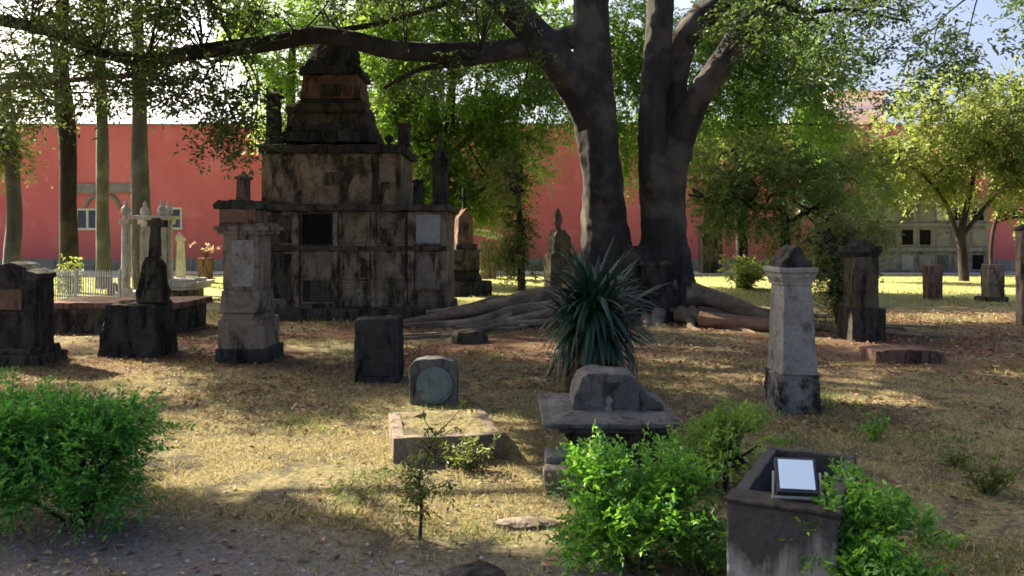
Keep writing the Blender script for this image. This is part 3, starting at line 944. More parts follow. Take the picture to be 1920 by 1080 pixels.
r_.lathe([(h, m.z(431)), (h * .6, m.z(426)), (h * 1.0, m.z(416)), (h * .85, m.z(404)), (h * .5, m.z(395)), (0.01, m.z(389))], m.x(1052), 0.25, 12); r_.build('finial', M['brick'], m.root)

# --- dark cube stone
m = Mon('square_stone', 'dark squat square stone block with chipped rounded top', 'stone', 706, 718)
r_ = MB(); r_.box(m.x(662), m.x(749), 0, 0.5, -0.1, m.z(598), (m.x(664), m.x(747), 0.01, 0.48)); r_.build('block', M['dark'], m.root, 0.045, 0.05, 0.022, 5)
MB().box(m.x(677), m.x(738), -0.012, 0.004, m.z(705), m.z(655)).build('sunken_face', M['dark'], m.root, 0.004, 0.05, 0.006, 6)
# --- round medallion stone
m = Mon('medallion_stone', 'small grey headstone bearing a teal oval medallion', 'headstone', 812, 757)
r_ = MB()
r_.prism([(m.x(768), -0.08), (m.x(857), -0.08), (m.x(858), m.z(690)), (m.x(850), m.z(676)), (m.x(826), m.z(672)), (m.x(798), m.z(672)), (m.x(776), m.z(677)), (m.x(766), m.z(690))], 0, 0.2)
r_.build('slab', M['concrete'], m.root, 0.012, 0.04, 0.010, 6)
r_ = MB()
ring = [(m.x(815) + m.w(34) * math.cos(a), m.z(722) + m.w(35) * math.sin(a)) for a in np.linspace(0, 2 * math.pi, 28, endpoint=False)]
r_.prism(ring, -0.03, -0.003); mo = r_.build('medallion', M['teal'], m.root, 0.006)
ring = [(m.x(815) + m.w(28) * math.cos(a), m.z(722) + m.w(29) * math.sin(a)) for a in np.linspace(0, 2 * math.pi, 28, endpoint=False)]
r_ = MB(); r_.prism(ring, -0.038, -0.031); r_.build('medallion_face', M['teal'], mo, 0.003)

# --- kerbed grave
m = Mon('kerbed_grave', 'low rectangular stone grave kerb filled with dry grass and lit on its left', 'grave', 840, 866, R(10))
W2, DP, HT = m.w(103), 1.05, m.z(818)
r_ = MB()
xl, xr = m.x(738), m.x(944)
r_.box(xl, xr, 0, 0.09, -0.1, HT)
r_.box(xl, xr - 0.02, DP - 0.09, DP, -0.1, HT - 0.02)
r_.box(xl, xl + 0.09, 0.092, DP - 0.092, -0.1, HT - 0.004)
r_.box(xr - 0.09, xr, 0.092, DP - 0.092, -0.1, HT - 0.012)
r_.build('kerb', M['tan'], m.root, 0.010, 0.05, 0.008, 5)
MB().box(xl + 0.092, xr - 0.092, 0.092, DP - 0.092, -0.1, HT - 0.012).build('soil_fill', M['ground'], m.root, 0, 0.04, 0.025, 4)

# --- cross-slab sarcophagus
m = Mon('sarcophagus', 'grey stepped sarcophagus with a broken rounded stone lying on its lid', 'tomb', 1145, 862, d=5.9)
r_ = MB(); r_.box(m.x(1062), m.x(1262), 0.12, 1.0, -0.1, m.z(818)); r_.build('chest', M['mould'], m.root, 0.015, 0.06, 0.01, 5)
r_ = MB(); r_.box(m.x(1048), m.x(1266), 0.06, 1.06, m.z(818) + 0.002, m.z(806)); r_.build('upper_moulding', M['concrete'], m.root, 0.012, 0.06, 0.008, 5)
r_ = MB(); r_.box(m.x(1018), m.x(1282), 0.0, 1.15, m.z(806) + 0.002, m.z(795)); r_.box(m.x(1034), m.x(1272), 0.03, 1.12, m.z(795) + 0.002, m.z(787), (m.x(1062), m.x(1256), 0.16, 1.0)); r_.build('lid', M['concrete'], m.root, 0.010, 0.06, 0.008, 5)
r_ = MB()
zb = m.z(788)
def zz(py): return zb + (768 - py) / F * m.d * 1.10
r_.prism([(m.x(1082), zb), (m.x(1262), zb), (m.x(1258), zz(756)), (m.x(1232), zz(742)), (m.x(1216), zz(724)), (m.x(1204), zz(709)), (m.x(1192), zz(704)), (m.x(1166), zz(702)), (m.x(1150), zz(704)), (m.x(1130), zz(701)), (m.x(1112), zz(702)), (m.x(1096), zz(711)), (m.x(1086), zz(736))], 0.32, 0.72)
r_.build('broken_stone', M['concrete'], m.root, 0.012, 0.05, 0.014, 7)
MB().prism([(m.x(1138), zz(738)), (m.x(1150), zz(741)), (m.x(1168), zz(727)), (m.x(1172), zz(716)), (m.x(1156), zz(719)), (m.x(1140), zz(716))], 0.306, 0.322).build('notch_shade', M['dark'], m.root, 0.004, 0.04, 0.008, 8)  # dark patch laid on the face as the shade of a notch
MB().prism([(m.x(1144), zb + .003), (m.x(1158), zb + .003), (m.x(1155), zz(758)), (m.x(1161), zz(750)), (m.x(1153), zz(743)), (m.x(1147), zz(748)), (m.x(1149), zz(758))], 0.305, 0.322).build('lime_stain', M['gray'], m.root, 0.004, 0.04, 0.008, 8)

# --- low kerb block by the bush
m = Mon('grave_border', 'low round-edged stone grave border at the edge of the bright bush', 'grave', 1070, 932)
r_ = MB(); r_.box(m.x(1020), m.x(1180), 0, 0.16, -0.1, m.z(882)); r_.build('border', M['tan'], m.root, 0.02, 0.04, 0.010, 6)
r_ = MB(); r_.box(m.x(1024), m.x(1180), 0.14, 0.42, m.z(890), m.z(866)); r_.build('cap', M['concrete'], m.root, 0.03, 0.04, 0.010, 6)

# --- right grey pillar
m = Mon('grey_pillar', 'pale grey plaster grave pillar with curved cap and sooty base', 'monument', 1498, 775)
dp = 0.50
r_ = MB(); m.tiers(r_, [(1462, 1541, 704, 778, 1464, 1538)], dp + .04); r_.build('base', M['sooty'], m.root, 0.012, 0.05, 0.012, 6)
r_ = MB(); m.tiers(r_, [(1466, 1537, 698, 704), (1468, 1534, 536, 698, 1473, 1526)], dp); r_.build('shaft', M['gray'], m.root, 0.01, 0.05, 0.006, 6)
r_ = MB(); m.tiers(r_, [(1470, 1528, 530, 536), (1466, 1532, 512, 522), (1470, 1529, 522, 530, 1467, 1531), (1462, 1536, 502, 512)], dp + .04); r_.build('cornice', M['gray'], m.root, 0.008, 0.05, 0.006, 6)
r_ = MB()
r_.prism([(m.x(1466), m.z(502)), (m.x(1530), m.z(502)), (m.x(1526), m.z(490)), (m.x(1512), m.z(482)), (m.x(1508), m.z(468)), (m.x(1498), m.z(460)), (m.x(1488), m.z(468)), (m.x(1484), m.z(482)), (m.x(1470), m.z(490))], 0.05, dp - 0.05); r_.build('cap', M['dark'], m.root, 0.012, 0.05, 0.012, 6)

# --- mossy pillar
m = Mon('mossy_pillar', 'dark mossy pillar with broad flat cap and black block foot', 'monument', 1622, 640)
r_ = MB(); m.tiers(r_, [(1598, 1662, 578, 644)], 0.65); r_.build('foot', M['dark'], m.root, 0.015, 0.07, 0.012, 5)
r_ = MB(); m.tiers(r_, [(1604, 1648, 482, 578)], 0.5); r_.build('shaft', M['mould'], m.root, 0.012, 0.07, 0.010, 5)
r_ = MB(); m.tiers(r_, [(1596, 1656, 462, 474), (1602, 1650, 474, 482, 1598, 1654), (1606, 1646, 450, 462, 1616, 1636)], 0.6); r_.build('cap', M['dark'], m.root, 0.012, 0.07, 0.012, 5)
m = Mon('ground_slab', 'low broken reddish slab lying on the ground beside the mossy pillar', 'slab', 1706, 682)
r_ = MB(); r_.prism([(m.x(1642), -0.05), (m.x(1775), -0.05), (m.x(1770), m.z(660)), (m.x(1690), m.z(655)), (m.x(1642), m.z(660))], 0, 0.55); r_.build('slab', M['brick'], m.root, 0.012, 0.06, 0.014, 5)

# --- stele at the foot of the great tree
m = Mon('capped_stele', 'dark stele with flat projecting cap against the great tree trunk', 'headstone', 1228, 606)
r_ = MB(); m.tiers(r_, [(1206, 1250, 498, 610)], 0.42); r_.build('slab', M['dark'], m.root, 0.012, 0.08, 0.012, 5)
r_ = MB(); m.tiers(r_, [(1199, 1256, 490, 498)], 0.52); r_.build('cap', M['mould'], m.root, 0.012, 0.08, 0.012, 5)

# --- far pillars at right
def far_pillar(name, label, px, pyb, w_, pyt, mm, cap=True, foot=False):
    m = Mon(name, label, 'headstone', px, pyb)
    h = w_ / 2
    r_ = MB(); rows = [(px - h * .85, px + h * .85, pyt + (10 if cap else 0), pyb + 3)]
    m.tiers(r_, rows, m.w(w_) * 0.9); r_.build('shaft', M[mm], m.root, 0.02, 0.12, 0.02, 4, seed=px)
    if cap:
        r_ = MB(); m.tiers(r_, [(px - h * 1.05, px + h * 1.05, pyt + 6, pyt + 12), (px - h * .9, px + h * .9, pyt, pyt + 6, px - h * .35, px + h * .35)], m.w(w_) * 1.0); r_.build('cap', M['dark'], m.root, 0.015, 0.12, 0.015, 4)
    if foot:
        r_ = MB(); m.tiers(r_, [(px - h * 1.3, px + h * 1.3, pyb - 9, pyb + 3)], m.w(w_) * 1.2); r_.build('foot', M['mould'], m.root, 0.02, 0.12, 0.02, 4)
far_pillar('squat_pillar', 'squat dark pillar with low pyramid cap before the red wall', 1336, 515, 44, 416, 'mould')
far_pillar('leaning_stump', 'short broken brown stone stump standing on the sunlit lawn', 1755, 562, 30, 498, 'brick', False)
far_pillar('footed_stump', 'short tan stone stump on a wider foot at the right lawn', 1870, 566, 34, 496, 'tan', False, True)
far_pillar('tall_edge_pillar', 'tall tan pillar half cut by the right edge of the view', 1926, 612, 24, 420, 'tan', True)

# --- planter and floodlight in the foreground
PR = R(-26)
pl = thing('concrete_planter', 'dark stained concrete trough planter in the foreground holding a floodlight', 'planter', (0.945, 3.76, 0), PR)
zt = 0.52
xl, xr, dp, th = 0.0, 0.46, 1.08, 0.06
r_ = MB()
r_.box(xl, xr, 0, 0.17, -0.1, zt)
r_.box(xl, xl + th, 0.172, dp - 0.062, -0.1, zt + 0.012)
r_.box(xr - th, xr, 0.172, dp - 0.062, -0.1, zt + 0.006)
r_.box(xl, xr, dp - 0.06, dp, -0.1, zt + 0.012)
r_.build('trough', M['wash'], pl, 0.010, 0.04, 0.006, 7)
r_ = MB(); r_.box(xl - 0.012, xr + 0.012, -0.012, 0.165, zt + 0.002, zt + 0.022); r_.build('rim', M['dark'], pl, 0.010, 0.04, 0.006, 7)
MB().box(xl + th, xr - th, 0.172, dp - 0.062, -0.1, zt - 0.22).build('soil', M['dark'], pl, 0, 0.05, 0.03, 6)
fl = thing('floodlight', 'black floodlight with pale square glass standing in the concrete planter', 'floodlight', (1.245, 3.735, zt + 0.024), R(-10))
b = MB()
hw, hh, tk = 0.086, 0.08, 0.045
def tilt(o, ang, z):
    o.rotation_euler = (ang, 0, 0); o.location = (0, 0, z)
b.box(-hw, hw, -hh, hh, -tk, 0)
for i in range(9):
    x_ = -hw * .85 + i * hw * 1.7 / 8
    b.box(x_ - .003, x_ + .003, -hh * .85, hh * .85, -tk - 0.022, -tk - 0.001)
hb = b.build('housing', M['black_metal'], fl, 0.005)
tilt(hb, R(52), 0.105)
g = MB().box(-hw * .86, hw * .86, -hh * .84, hh * .84, 0.002, 0.007).build('glass', M['lamp_glass'], hb, 0.002)
b = MB()
b.box(-hw - .02, hw + .02, -0.015, 0.015, 0, 0.006)
for sx in (-1, 1):
    b.box(sx * (hw + .012) - .004, sx * (hw + .012) + .004, -0.013, 0.013, 0.008, 0.115)
b.build('bracket', M['steel'], fl, 0.002)


# ------------------------------------------------------------------ plants
def stems(base, tips, r0, r1, mat, parent, wob=0.06, n=6):
    mb = MB()
    for t_ in tips:
        tree_branch_mesh(mb, base, t_, r0, r1, wob, n)
    return mb.build('stems', mat, parent, smooth=True)


def bush(name, label, loc, lobes, n, per, slen, leaf, mat, wl=0.5, inner=0.35, up=0.45, nst=10, cat='bush', droop=0.25, simple=False):
    root = thing(name, label, cat, loc)
    p, u = lobes_points(lobes, n, inner)
    v = np.array([noise.noise(Vector(q) * 4.6 + Vector((loc[0], 0, 0))) + 0.4 * noise.noise(Vector(q) * 13) for q in p])
    keep = (p[:, 2] > 0.03) & (v > np.quantile(v, 0.50))
    p, u = p[keep], u[keep]
    d = u * 0.75 + np.array([[0, 0, up]]) + rng.normal(0, 0.4, u.shape)
    pos, ax, no, L = sprays(p, d, per, slen, leaf, 0.6, droop)
    me = leaves_mesh('foliage', pos, ax, no, L, L * wl, simple)
    link('foliage', me, mat, root)
    idx = rng.choice(len(p), min(nst * 5, len(p)), replace=False)
    mb = MB()
    base = Vector((0, 0, -0.05))
    hubs = []
    for l_ in lobes:
        c = Vector(l_[0]); hub = c * 0.55
        tree_branch_mesh(mb, base, hub, 0.022 * max(l_[1]) / 0.5, 0.013 * max(l_[1]) / 0.5, 0.05)
        hubs.append(hub)
    for i in idx:
        q = Vector(p[i])
        h_ = min(hubs, key=lambda a: (a - q).length)
        tree_branch_mesh(mb, h_, q, 0.011, 0.004, 0.06, 5)
    mb.build('stems', M['bark3'], root, smooth=True)
    return root


g = G(150, 985)
bush('feathery_bush', 'broad deep green feathery bush in the left foreground', (g.x, g.y, 0),
     [((-0.12, 0.05, 0.37), (0.42, 0.44, 0.24)), ((-0.44, 0.1, 0.46), (0.36, 0.4, 0.32)), ((0.18, 0.0, 0.28), (0.24, 0.36, 0.19)), ((0.18, 0.1, 0.53), (0.24, 0.26, 0.11)), ((-0.62, 0.0, 0.33), (0.3, 0.35, 0.28)), ((-0.04, 0.1, 0.52), (0.2, 0.2, 0.10))],
     4600, 13, 0.17, 0.033, M['lf_bush'], 0.42, 0.3)
g = G(1215, 1100)
bush('bright_bush', 'bright green leafy bush between grave border and concrete planter', (g.x, g.y + 0.15, 0),
     [((0.05, 0.05, 0.24), (0.32, 0.34, 0.22)), ((-0.24, 0.12, 0.42), (0.14, 0.25, 0.18)), ((0.24, 0.08, 0.26), (0.18, 0.28, 0.22)), ((0.08, 0.25, 0.42), (0.24, 0.25, 0.12)), ((-0.2, 0.0, 0.18), (0.18, 0.25, 0.18))],
     2300, 10, 0.14, 0.037, M['lf_bright'], 0.44, 0.2)
bush('trimmed_bush', 'rounded green bush leaning over the right side of the planter', (1.60, 3.70, 0),
     [((0.0, 0.05, 0.32), (0.21, 0.24, 0.17)), ((-0.17, -0.06, 0.41), (0.14, 0.18, 0.12)), ((0.15, 0.08, 0.26), (0.15, 0.22, 0.17)), ((-0.08, 0.28, 0.46), (0.12, 0.16, 0.08)), ((-0.08, -0.12, 0.26), (0.14, 0.14, 0.12))],
     1700, 10, 0.13, 0.035, M['lf_bright'], 0.44, 0.2)
g = G(1360, 925)
bush('pale_bush', 'loose greyish green bush behind the bright bush and planter', (g.x, g.y, 0),
     [((0.0, 0.0, 0.26), (0.32, 0.26, 0.18)), ((-0.16, 0.05, 0.20), (0.24, 0.25, 0.18)), ((0.12, 0.05, 0.38), (0.18, 0.2, 0.14))],
     800, 10, 0.15, 0.038, M['lf_green'], 0.44, 0.2)
# thin sapling
g = G(786, 1012)
root = thing('sapling', 'thin dark sapling with sparse small leaves in the sunny grass', 'sapling', (g.x, g.y, 0))
mb = MB(); tips = []
trunk_p, trunk_r = spline([((0, 0, -0.05), 0.012), ((0.012, 0, 0.18), 0.010), ((0.0, 0.01, 0.34), 0.008), ((0.05, 0, 0.48), 0.005), ((0.09, 0, 0.58), 0.003)], 5)
mb.tube(trunk_p, trunk_r, 7)
for i in range(26):
    j = random.randrange(4, len(trunk_p)); a = random.uniform(0, 6.28)
    L_ = random.uniform(0.06, 0.18)
    e = trunk_p[j] + Vector((math.cos(a) * L_, math.sin(a) * L_, random.uniform(0.02, 0.14)))
    tree_branch_mesh(mb, trunk_p[j], e, 0.004, 0.0015, 0.015, 5); tips.append(tuple(e)); tips.append(tuple((trunk_p[j] + e) / 2))
mb.build('trunk', M['bark3'], root, smooth=True)
tp = np.array(tips)
tp = np.repeat(tp, 2, axis=0)
pos, ax, no, L = sprays(tp, rng.normal(0, 1, tp.shape), 8, 0.07, 0.030)
link('foliage', leaves_mesh('foliage', pos, ax, no, L, L * 0.45), M['lf_olive'], root)


def weed(name, label, px, py, h, n, leaf, mat, spread=0.5, d=None):
    g = G(px, py) if d is None else P(px, py, d)
    root = thing(name, label, 'weed', (g.x, g.y, 0))
    mb = MB(); c = []
    for i in range(n):
        a = random.uniform(0, 6.28); s_ = random.uniform(0.1, spread) * h
        e = Vector((math.cos(a) * s_, math.sin(a) * s_, h * random.uniform(0.5, 1.0)))
        tree_branch_mesh(mb, (0, 0, -0.02), e, 0.006 * max(1, h), 0.002, h * 0.12, 5)
        for t_ in (0.35, 0.55, 0.75, 0.95): c.append(tuple(e * t_))
    mb.build('stems', mat, root)
    c = np.array(c)
    pos, ax, no, L = sprays(c, rng.normal(0, .7, c.shape) + [0, 0, .4], 5, leaf * 1.6, leaf)
    link('foliage', leaves_mesh('foliage', pos, ax, no, L, L * .42), mat, root)
weed('small_weed', 'single small fresh green weed in the dirt behind the planter', 1640, 830, 0.20, 7, 0.045, M['lf_bright'])
weed('grave_weed', 'sprawling olive weed growing against the front of the kerbed grave', 880, 880, 0.22, 14, 0.05, M['lf_olive'], 1.2)
weed('lawn_bush', 'sunlit yellow green shrub on the far lawn beside the squat pillar', 1402, 543, 1.0, 60, 0.14, M['lf_yellow'], 0.95)
weed('fence_creeper', 'bright leafy creeper climbing by the iron fence', 130, 556, 1.1, 26, 0.13, M['lf_yellow'], 0.3, d=22)
weed('stele_weed', 'small bright green weed on the foot of the cross stele', 888, 520, 0.75, 10, 0.11, M['lf_green'], 0.35, d=24.5)
weed('dry_tuft', 'dry straggly tuft at the right foreground beside the trimmed bush', 1850, 930, 0.30, 16, 0.05, M['lf_olive'], 1.1)
weed('wiry_weed', 'low wiry weed in the grey dirt far right of the planter', 1790, 880, 0.16, 10, 0.045, M['lf_olive'], 1.0)

# yucca
g = G(1112, 738)
yu = thing('yucca', 'large dark blue-green yucca with sword leaves before the great tree', 'yucca', (g.x, g.y, 0))
mb = MB()
for i, (dx, dy, h) in enumerate(((0, 0, 0.97), (-0.15, 0.05, 0.69), (0.15, 0.05, 0.71))):
    pp, rr = spline([((dx * 1.2, dy, -0.1), 0.14), ((dx * 1.1, dy, 0.3), 0.11), ((dx, dy, h), 0.09)], 6)
    mb.tube(pp, rr, 12, 0.3, i)
mb.build('trunk', M['bark3'], yu, smooth=True)
def swords(n, cen, Lr, W_, elev, curve, mat, name, dead=False):
    VV, FF = [], []
    for i in range(n):
        c = Vector(cen[i % len(cen)])
        az = random.uniform(0, 2 * math.pi); el = random.uniform(*elev)
        L_ = random.uniform(*Lr); cv = random.uniform(*curve)
        K = 7; w_ = W_ * random.uniform(0.8, 1.2)
        side = Vector((-math.sin(az), math.cos(az), 0))
        pos = c + Vector((math.cos(az), math.sin(az), 0)) * 0.04
        b0 = len(VV)
        for k in range(K):
            t_ = k / (K - 1)
            e_ = el - cv * t_
            dirv = Vector((math.cos(az) * math.cos(e_), math.sin(az) * math.cos(e_), math.sin(e_)))
            up = side.cross(dirv)
            ww = w_ * (0.55 + 1.2 * t_ * (1 - t_) * 2) * (1 - t_ ** 3) + 0.001
            VV += [tuple(pos - side * ww + up * ww * .3), tuple(pos), tuple(pos + side * ww + up * ww * .3)]
            pos = pos + dirv * (L_ / (K - 1))
            if pos.z < 0.04: pos.z = 0.04
        for k in range(K - 1):
            a = b0 + k * 3
            FF += [(a, a + 1, a + 4, a + 3), (a + 1, a + 2, a + 5, a + 4)]
    link(name, np_mesh(name, VV, FF), mat, yu, True)
cen = [(0, 0, 0.98), (0.02, 0, 0.90), (-0.15, 0.05, 0.70), (0.15, 0.05, 0.72), (0, -0.03, 0.80)]
swords(430, cen, (0.50, 0.88), 0.025, (R(-50), R(86)), (0.15, 1.7), M['lf_yucca'], 'sword_leaves')
swords(200, [(0, 0, 0.62), (-0.14, .05, 0.5), (0.13, .05, .5), (0, 0, .4)], (0.35, 0.68), 0.020, (R(-80), R(-25)), (0.1, 0.7), M['lf_dead'], 'dead_skirt')

# ------------------------------------------------------------------ trees
def crown_sprays(parent, pts, dirs, per, slen, leaf, mat, wl=0.45, simple=True, name='crown', droop=0.4):
    pos, ax, no, L = sprays(pts, dirs, per, slen, leaf, 0.6, droop)
    return link(name, leaves_mesh(name, pos, ax, no, L, L * wl, simple), mat, parent)


def local(v, o):
    return Vector(v) - Vector(o)


# --- the great tree
BT = Vector((2.55, 17.2, 0))
bt = thing('great_ficus', 'huge twin-trunked ficus with spreading roots and a long level branch', 'tree', BT)
bl = lambda px, py, d: P(px, py, d) - BT
mb = MB()
def limb(pts, n=8, sides=22, rough=0.26):
    p, r = spline(pts, n)
    mb.tube(p, r, sides, rough, random.random() * 9)
limb([(bl(1150, 640, 17.3), .75), (bl(1146, 560, 17.3), .60), (bl(1136, 470, 17.2), .50), (bl(1130, 380, 17.1), .44), (bl(1124, 290, 17), .42), (bl(1116, 210, 17), .44), (bl(1110, 130, 17), .40), (bl(1107, 50, 17), .37), (bl(1105, -40, 17), .34), (bl(1100, -200, 17.2), .28), (bl(1060, -420, 17.5), .18)])
limb([(bl(1120, 260, 17), .30), (bl(1088, 180, 16.8), .33), (bl(1045, 115, 16.6), .33), (bl(990, 50, 16.4), .32), (bl(935, -15, 16.2), .31), (bl(860, -110, 15.8), .26), (bl(740, -230, 15), .2), (bl(560, -330, 14), .13)])
limb([(bl(1240, 640, 17.2), .62), (bl(1242, 560, 17.2), .50), (bl(1244, 450, 17.1), .46), (bl(1246, 350, 17.1), .48), (bl(1250, 280, 17.1), .48), (bl(1262, 220, 17.1), .32), (bl(1268, 140, 17.1), .26), (bl(1290, 60, 17.1), .27), (bl(1352, -2, 17.1), .27), (bl(1430, -80, 17.1), .22), (bl(1560, -200, 17), .15)])
limb([(bl(1240, 520, 17.05), .30), (bl(1234, 430, 16.95), .32), (bl(1226, 330, 16.82), .30), (bl(1223, 240, 16.7), .26), (bl(1228, 150, 16.7), .25), (bl(1236, 70, 16.7), .25), (bl(1240, -10, 16.7), .25), (bl(1240, -120, 16.7), .22), (bl(1210, -300, 16.5), .14)])
limb([(bl(1262, 300, 16.9), .28), (bl(1288, 225, 16.8), .27), (bl(1330, 150, 16.6), .26), (bl(1382, 75, 16.4), .26), (bl(1440, -5, 16.2), .26), (bl(1520, -110, 16), .24), (bl(1680, -260, 15.5), .15)])
# buttress flutes down the foot
for (a, b_, r0) in (((1118, 430), (1085, 600), .26), ((1180, 500), (1190, 608), .30), ((1225, 440), (1215, 600), .24), ((1268, 420), (1292, 590), .24), ((1150, 430), (1140, 600), .25), ((1200, 520), (1200, 610), .3), ((1184, 462), (1192, 600), .30), ((1168, 470), (1160, 600), .32), ((1210, 460), (1226, 600), .30), ((1100, 470), (1070, 595), .24)):
    limb([(bl(a[0], a[1], 17), r0 * .5), (bl((a[0] + b_[0]) / 2, (a[1] + b_[1]) / 2, 16.8), r0 * .8), (bl(b_[0], b_[1] + 10, 16.6), r0 * 1.1)])
tr = mb.build('trunk', M['bark'], bt, smooth=True)
md = tr.modifiers.new('remesh', 'REMESH'); md.mode = 'VOXEL'; md.voxel_size = 0.042; md.use_smooth_shade = True
md = tr.modifiers.new('smooth', 'SMOOTH'); md.factor = 0.5; md.iterations = 2
tx = bpy.data.textures.new('bark_lumps', 'CLOUDS'); tx.noise_scale = 0.35; tx.noise_depth = 3
md = tr.modifiers.new('lumps', 'DISPLACE'); md.texture = tx; md.strength = 0.09; md.mid_level = 0.5; md.texture_coords = 'LOCAL'
def one(name, pts, mat, n=7, sides=12, rough=0.2):
    p, r = spline(pts, n)
    return MB().tube(p, r, sides, rough, random.random() * 9).build(name, mat, bt, smooth=True)
one('branch', [(bl(1100, 62, 17), .24), (bl(1040, 78, 16.8), .23), (bl(960, 92, 16.4), .20), (bl(860, 98, 16), .195), (bl(740, 94, 15.5), .185), (bl(650, 74, 15.1), .17), (bl(585, 66, 15), .16), (bl(500, 82, 15), .15), (bl(380, 96, 15), .145), (bl(275, 112, 15), .135), (bl(185, 96, 15), .11), (bl(90, 60, 15), .08), (bl(-60, 30, 15), .06)], M['bark'])
one('branch', [(bl(375, 94, 14.95), .07), (bl(330, 112, 14.9), .055), (bl(262, 138, 14.8), .05), (bl(140, 150, 14.8), .045), (bl(60, 160, 14.8), .04), (bl(-40, 172, 14.8), .03)], M['root'])
one('branch', [(bl(980, 98, 16.4), .08), (bl(880, 118, 16), .06), (bl(790, 130, 15.8), .045), (bl(720, 165, 15.6), .03)], M['bark3'])
one('branch', [(bl(560, 68, 15), .06), (bl(690, 48, 15.4), .05), (bl(760, 30, 15.8), .045), (bl(840, 4, 16), .05), (bl(930, -40, 16.2), .06)], M['bark3'])
one('branch', [(bl(200, 98, 15), .07), (bl(120, 70, 15), .06), (bl(40, 40, 15), .05), (bl(-60, 20, 15), .04)], M['bark3'])
one('branch', [(bl(1440, 0, 16.2), .09), (bl(1510, 22, 16), .05), (bl(1590, 18, 15.8), .035), (bl(1700, 40, 15.6), .02)], M['bark3'])
one('branch', [(bl(1470, -30, 16.2), .07), (bl(1540, -60, 15.8), .05), (bl(1640, -110, 15.6), .03)], M['bark3'])
# roots
def rootp(*a): return [(P(x, y, d) - BT, r) for x, y, d, r in a]
for q in (rootp((1110, 545, 17.0, .22), (1050, 556, 16.7, .16), (985, 566, 16.4, .13), (900, 582, 16.2, .11), (830, 596, 16.0, .09), (760, 608, 15.9, .05)),
          rootp((1100, 570, 16.7, .2), (1040, 580, 16.3, .13), (960, 586, 16.1, .11), (890, 604, 15.8, .09), (820, 614, 15.7, .06), (770, 616, 15.6, .03)),
          rootp((1090, 585, 16.5, .16), (1020, 594, 16.0, .10), (955, 606, 15.6, .08), (900, 616, 15.3, .07), (850, 630, 15.0, .04)),
          rootp((985, 568, 16.4, .10), (930, 566, 16.6, .07), (870, 580, 16.5, .06), (800, 588, 16.4, .04)),
          rootp((960, 588, 16.1, .08), (930, 606, 15.7, .06), (880, 622, 15.3, .05), (840, 640, 14.6, .03)),
          rootp((1262, 530, 16.9, .24), (1310, 550, 16.6, .17), (1370, 574, 16.2, .14), (1430, 596, 15.8, .12), (1500, 618, 15.4, .08), (1570, 632, 15.2, .04)),
          rootp((1290, 560, 16.5, .17), (1345, 566, 16.4, .12), (1400, 582, 16.2, .10), (1470, 590, 16.4, .07), (1560, 596, 16.6, .04)),
          rootp((1290, 590, 16.2, .14), (1330, 612, 15.6, .09), (1390, 626, 15.0, .07), (1440, 640, 14.5, .04)),
          rootp((1235, 592, 16.5, .18), (1240, 618, 15.8, .11), (1275, 634, 15.2, .08), (1320, 640, 14.8, .05)),
          rootp((1265, 595, 16.4, .14), (1290, 600, 16.0, .09), (1300, 622, 15.4, .07), (1350, 636, 14.8, .04)),
          rootp((1160, 592, 16.5, .2), (1150, 620, 15.7, .11), (1120, 642, 14.8, .06)),
          rootp((1210, 600, 16.4, .14), (1215, 626, 15.5, .08), (1190, 650, 14.6, .05))):
    q = [(v + Vector((noise.noise(v * 1.7) * .12, noise.noise(v * 1.7 + Vector((9, 0, 0))) * .12, 0.03)), r) for v, r in q]
    one('root', q, M['root'], 7, 12, 0.45)
for i in range(20):                                # thin snaking surface roots
    a_ = random.uniform(-0.95, 0.95) + (0 if i % 2 else math.pi * 0.0)
    sgn = -1 if i % 2 else 1
    L_ = random.uniform(2.2, 5.2)
    r0 = random.uniform(0.06, 0.13)
    pts_ = []
    x_, y_ = sgn * random.uniform(0.5, 0.9) , random.uniform(-0.9, -0.2)
    dx_, dy_ = sgn * math.cos(a_ * 0.7), -abs(math.sin(a_)) - 0.15
    for k in range(7):
        t_ = k / 6
        pts_.append((Vector((x_ + dx_ * L_ * t_ + noise.noise(Vector((i * 3.1, t_ * 3, 0))) * .5, y_ + dy_ * L_ * t_ * .7 + noise.noise(Vector((i * 5.1, t_ * 3, 4))) * .5, r0 * 0.75 * (1 - t_) + 0.02 + 0.16 * (1 - t_) ** 3 + noise.noise(Vector((i, t_ * 5, 9))) * 0.03)), r0 * (1 - 0.75 * t_)))
    one('root', pts_, M['root'], 5, 9, 0.35)
lg = thing('fallen_log', 'thick reddish cut log lying along the roots right of the great tree', 'log', G(1380, 612))
p, r = spline([(P(1312, 596, 15.5) - G(1380, 612), .13), (P(1380, 604, 15.2) - G(1380, 612), .135), (P(1446, 610, 14.9) - G(1380, 612), .12)], 6)
MB().tube(p, r, 14, 0.15).build('log', M['log'], lg, smooth=False)


# crown that hangs in view, plus the high canopy that shades the ground
def region(n, x0, x1, y0, y1, d0, d1, keep=0.5, sc=0.006, off=0.0, bound=None):
    """twig starts in a slab of air, thinned into clumps"""
    out = []
    while len(out) < n:
        px, py, d = random.uniform(x0, x1), random.uniform(y0, y1), random.uniform(d0, d1)
        if bound and py > bound(px): continue
        v = noise.noise(Vector((px * sc + off, py * sc * 1.3, d * 0.22))) + 0.4 * noise.noise(Vector((px * sc * 2.7, py * sc * 3.2, d * 0.4 + off)))
        if v * 0.5 + 0.5 < 1 - keep + random.uniform(-0.08, 0.08): continue
        out.append(tuple(P(px, py, d)))
    return np.array(out)


def rdirs(n, down=0.25):
    return rng.normal(0, 1, (n, 3)) * [1, 1, 0.45] + [0, 0, -down]


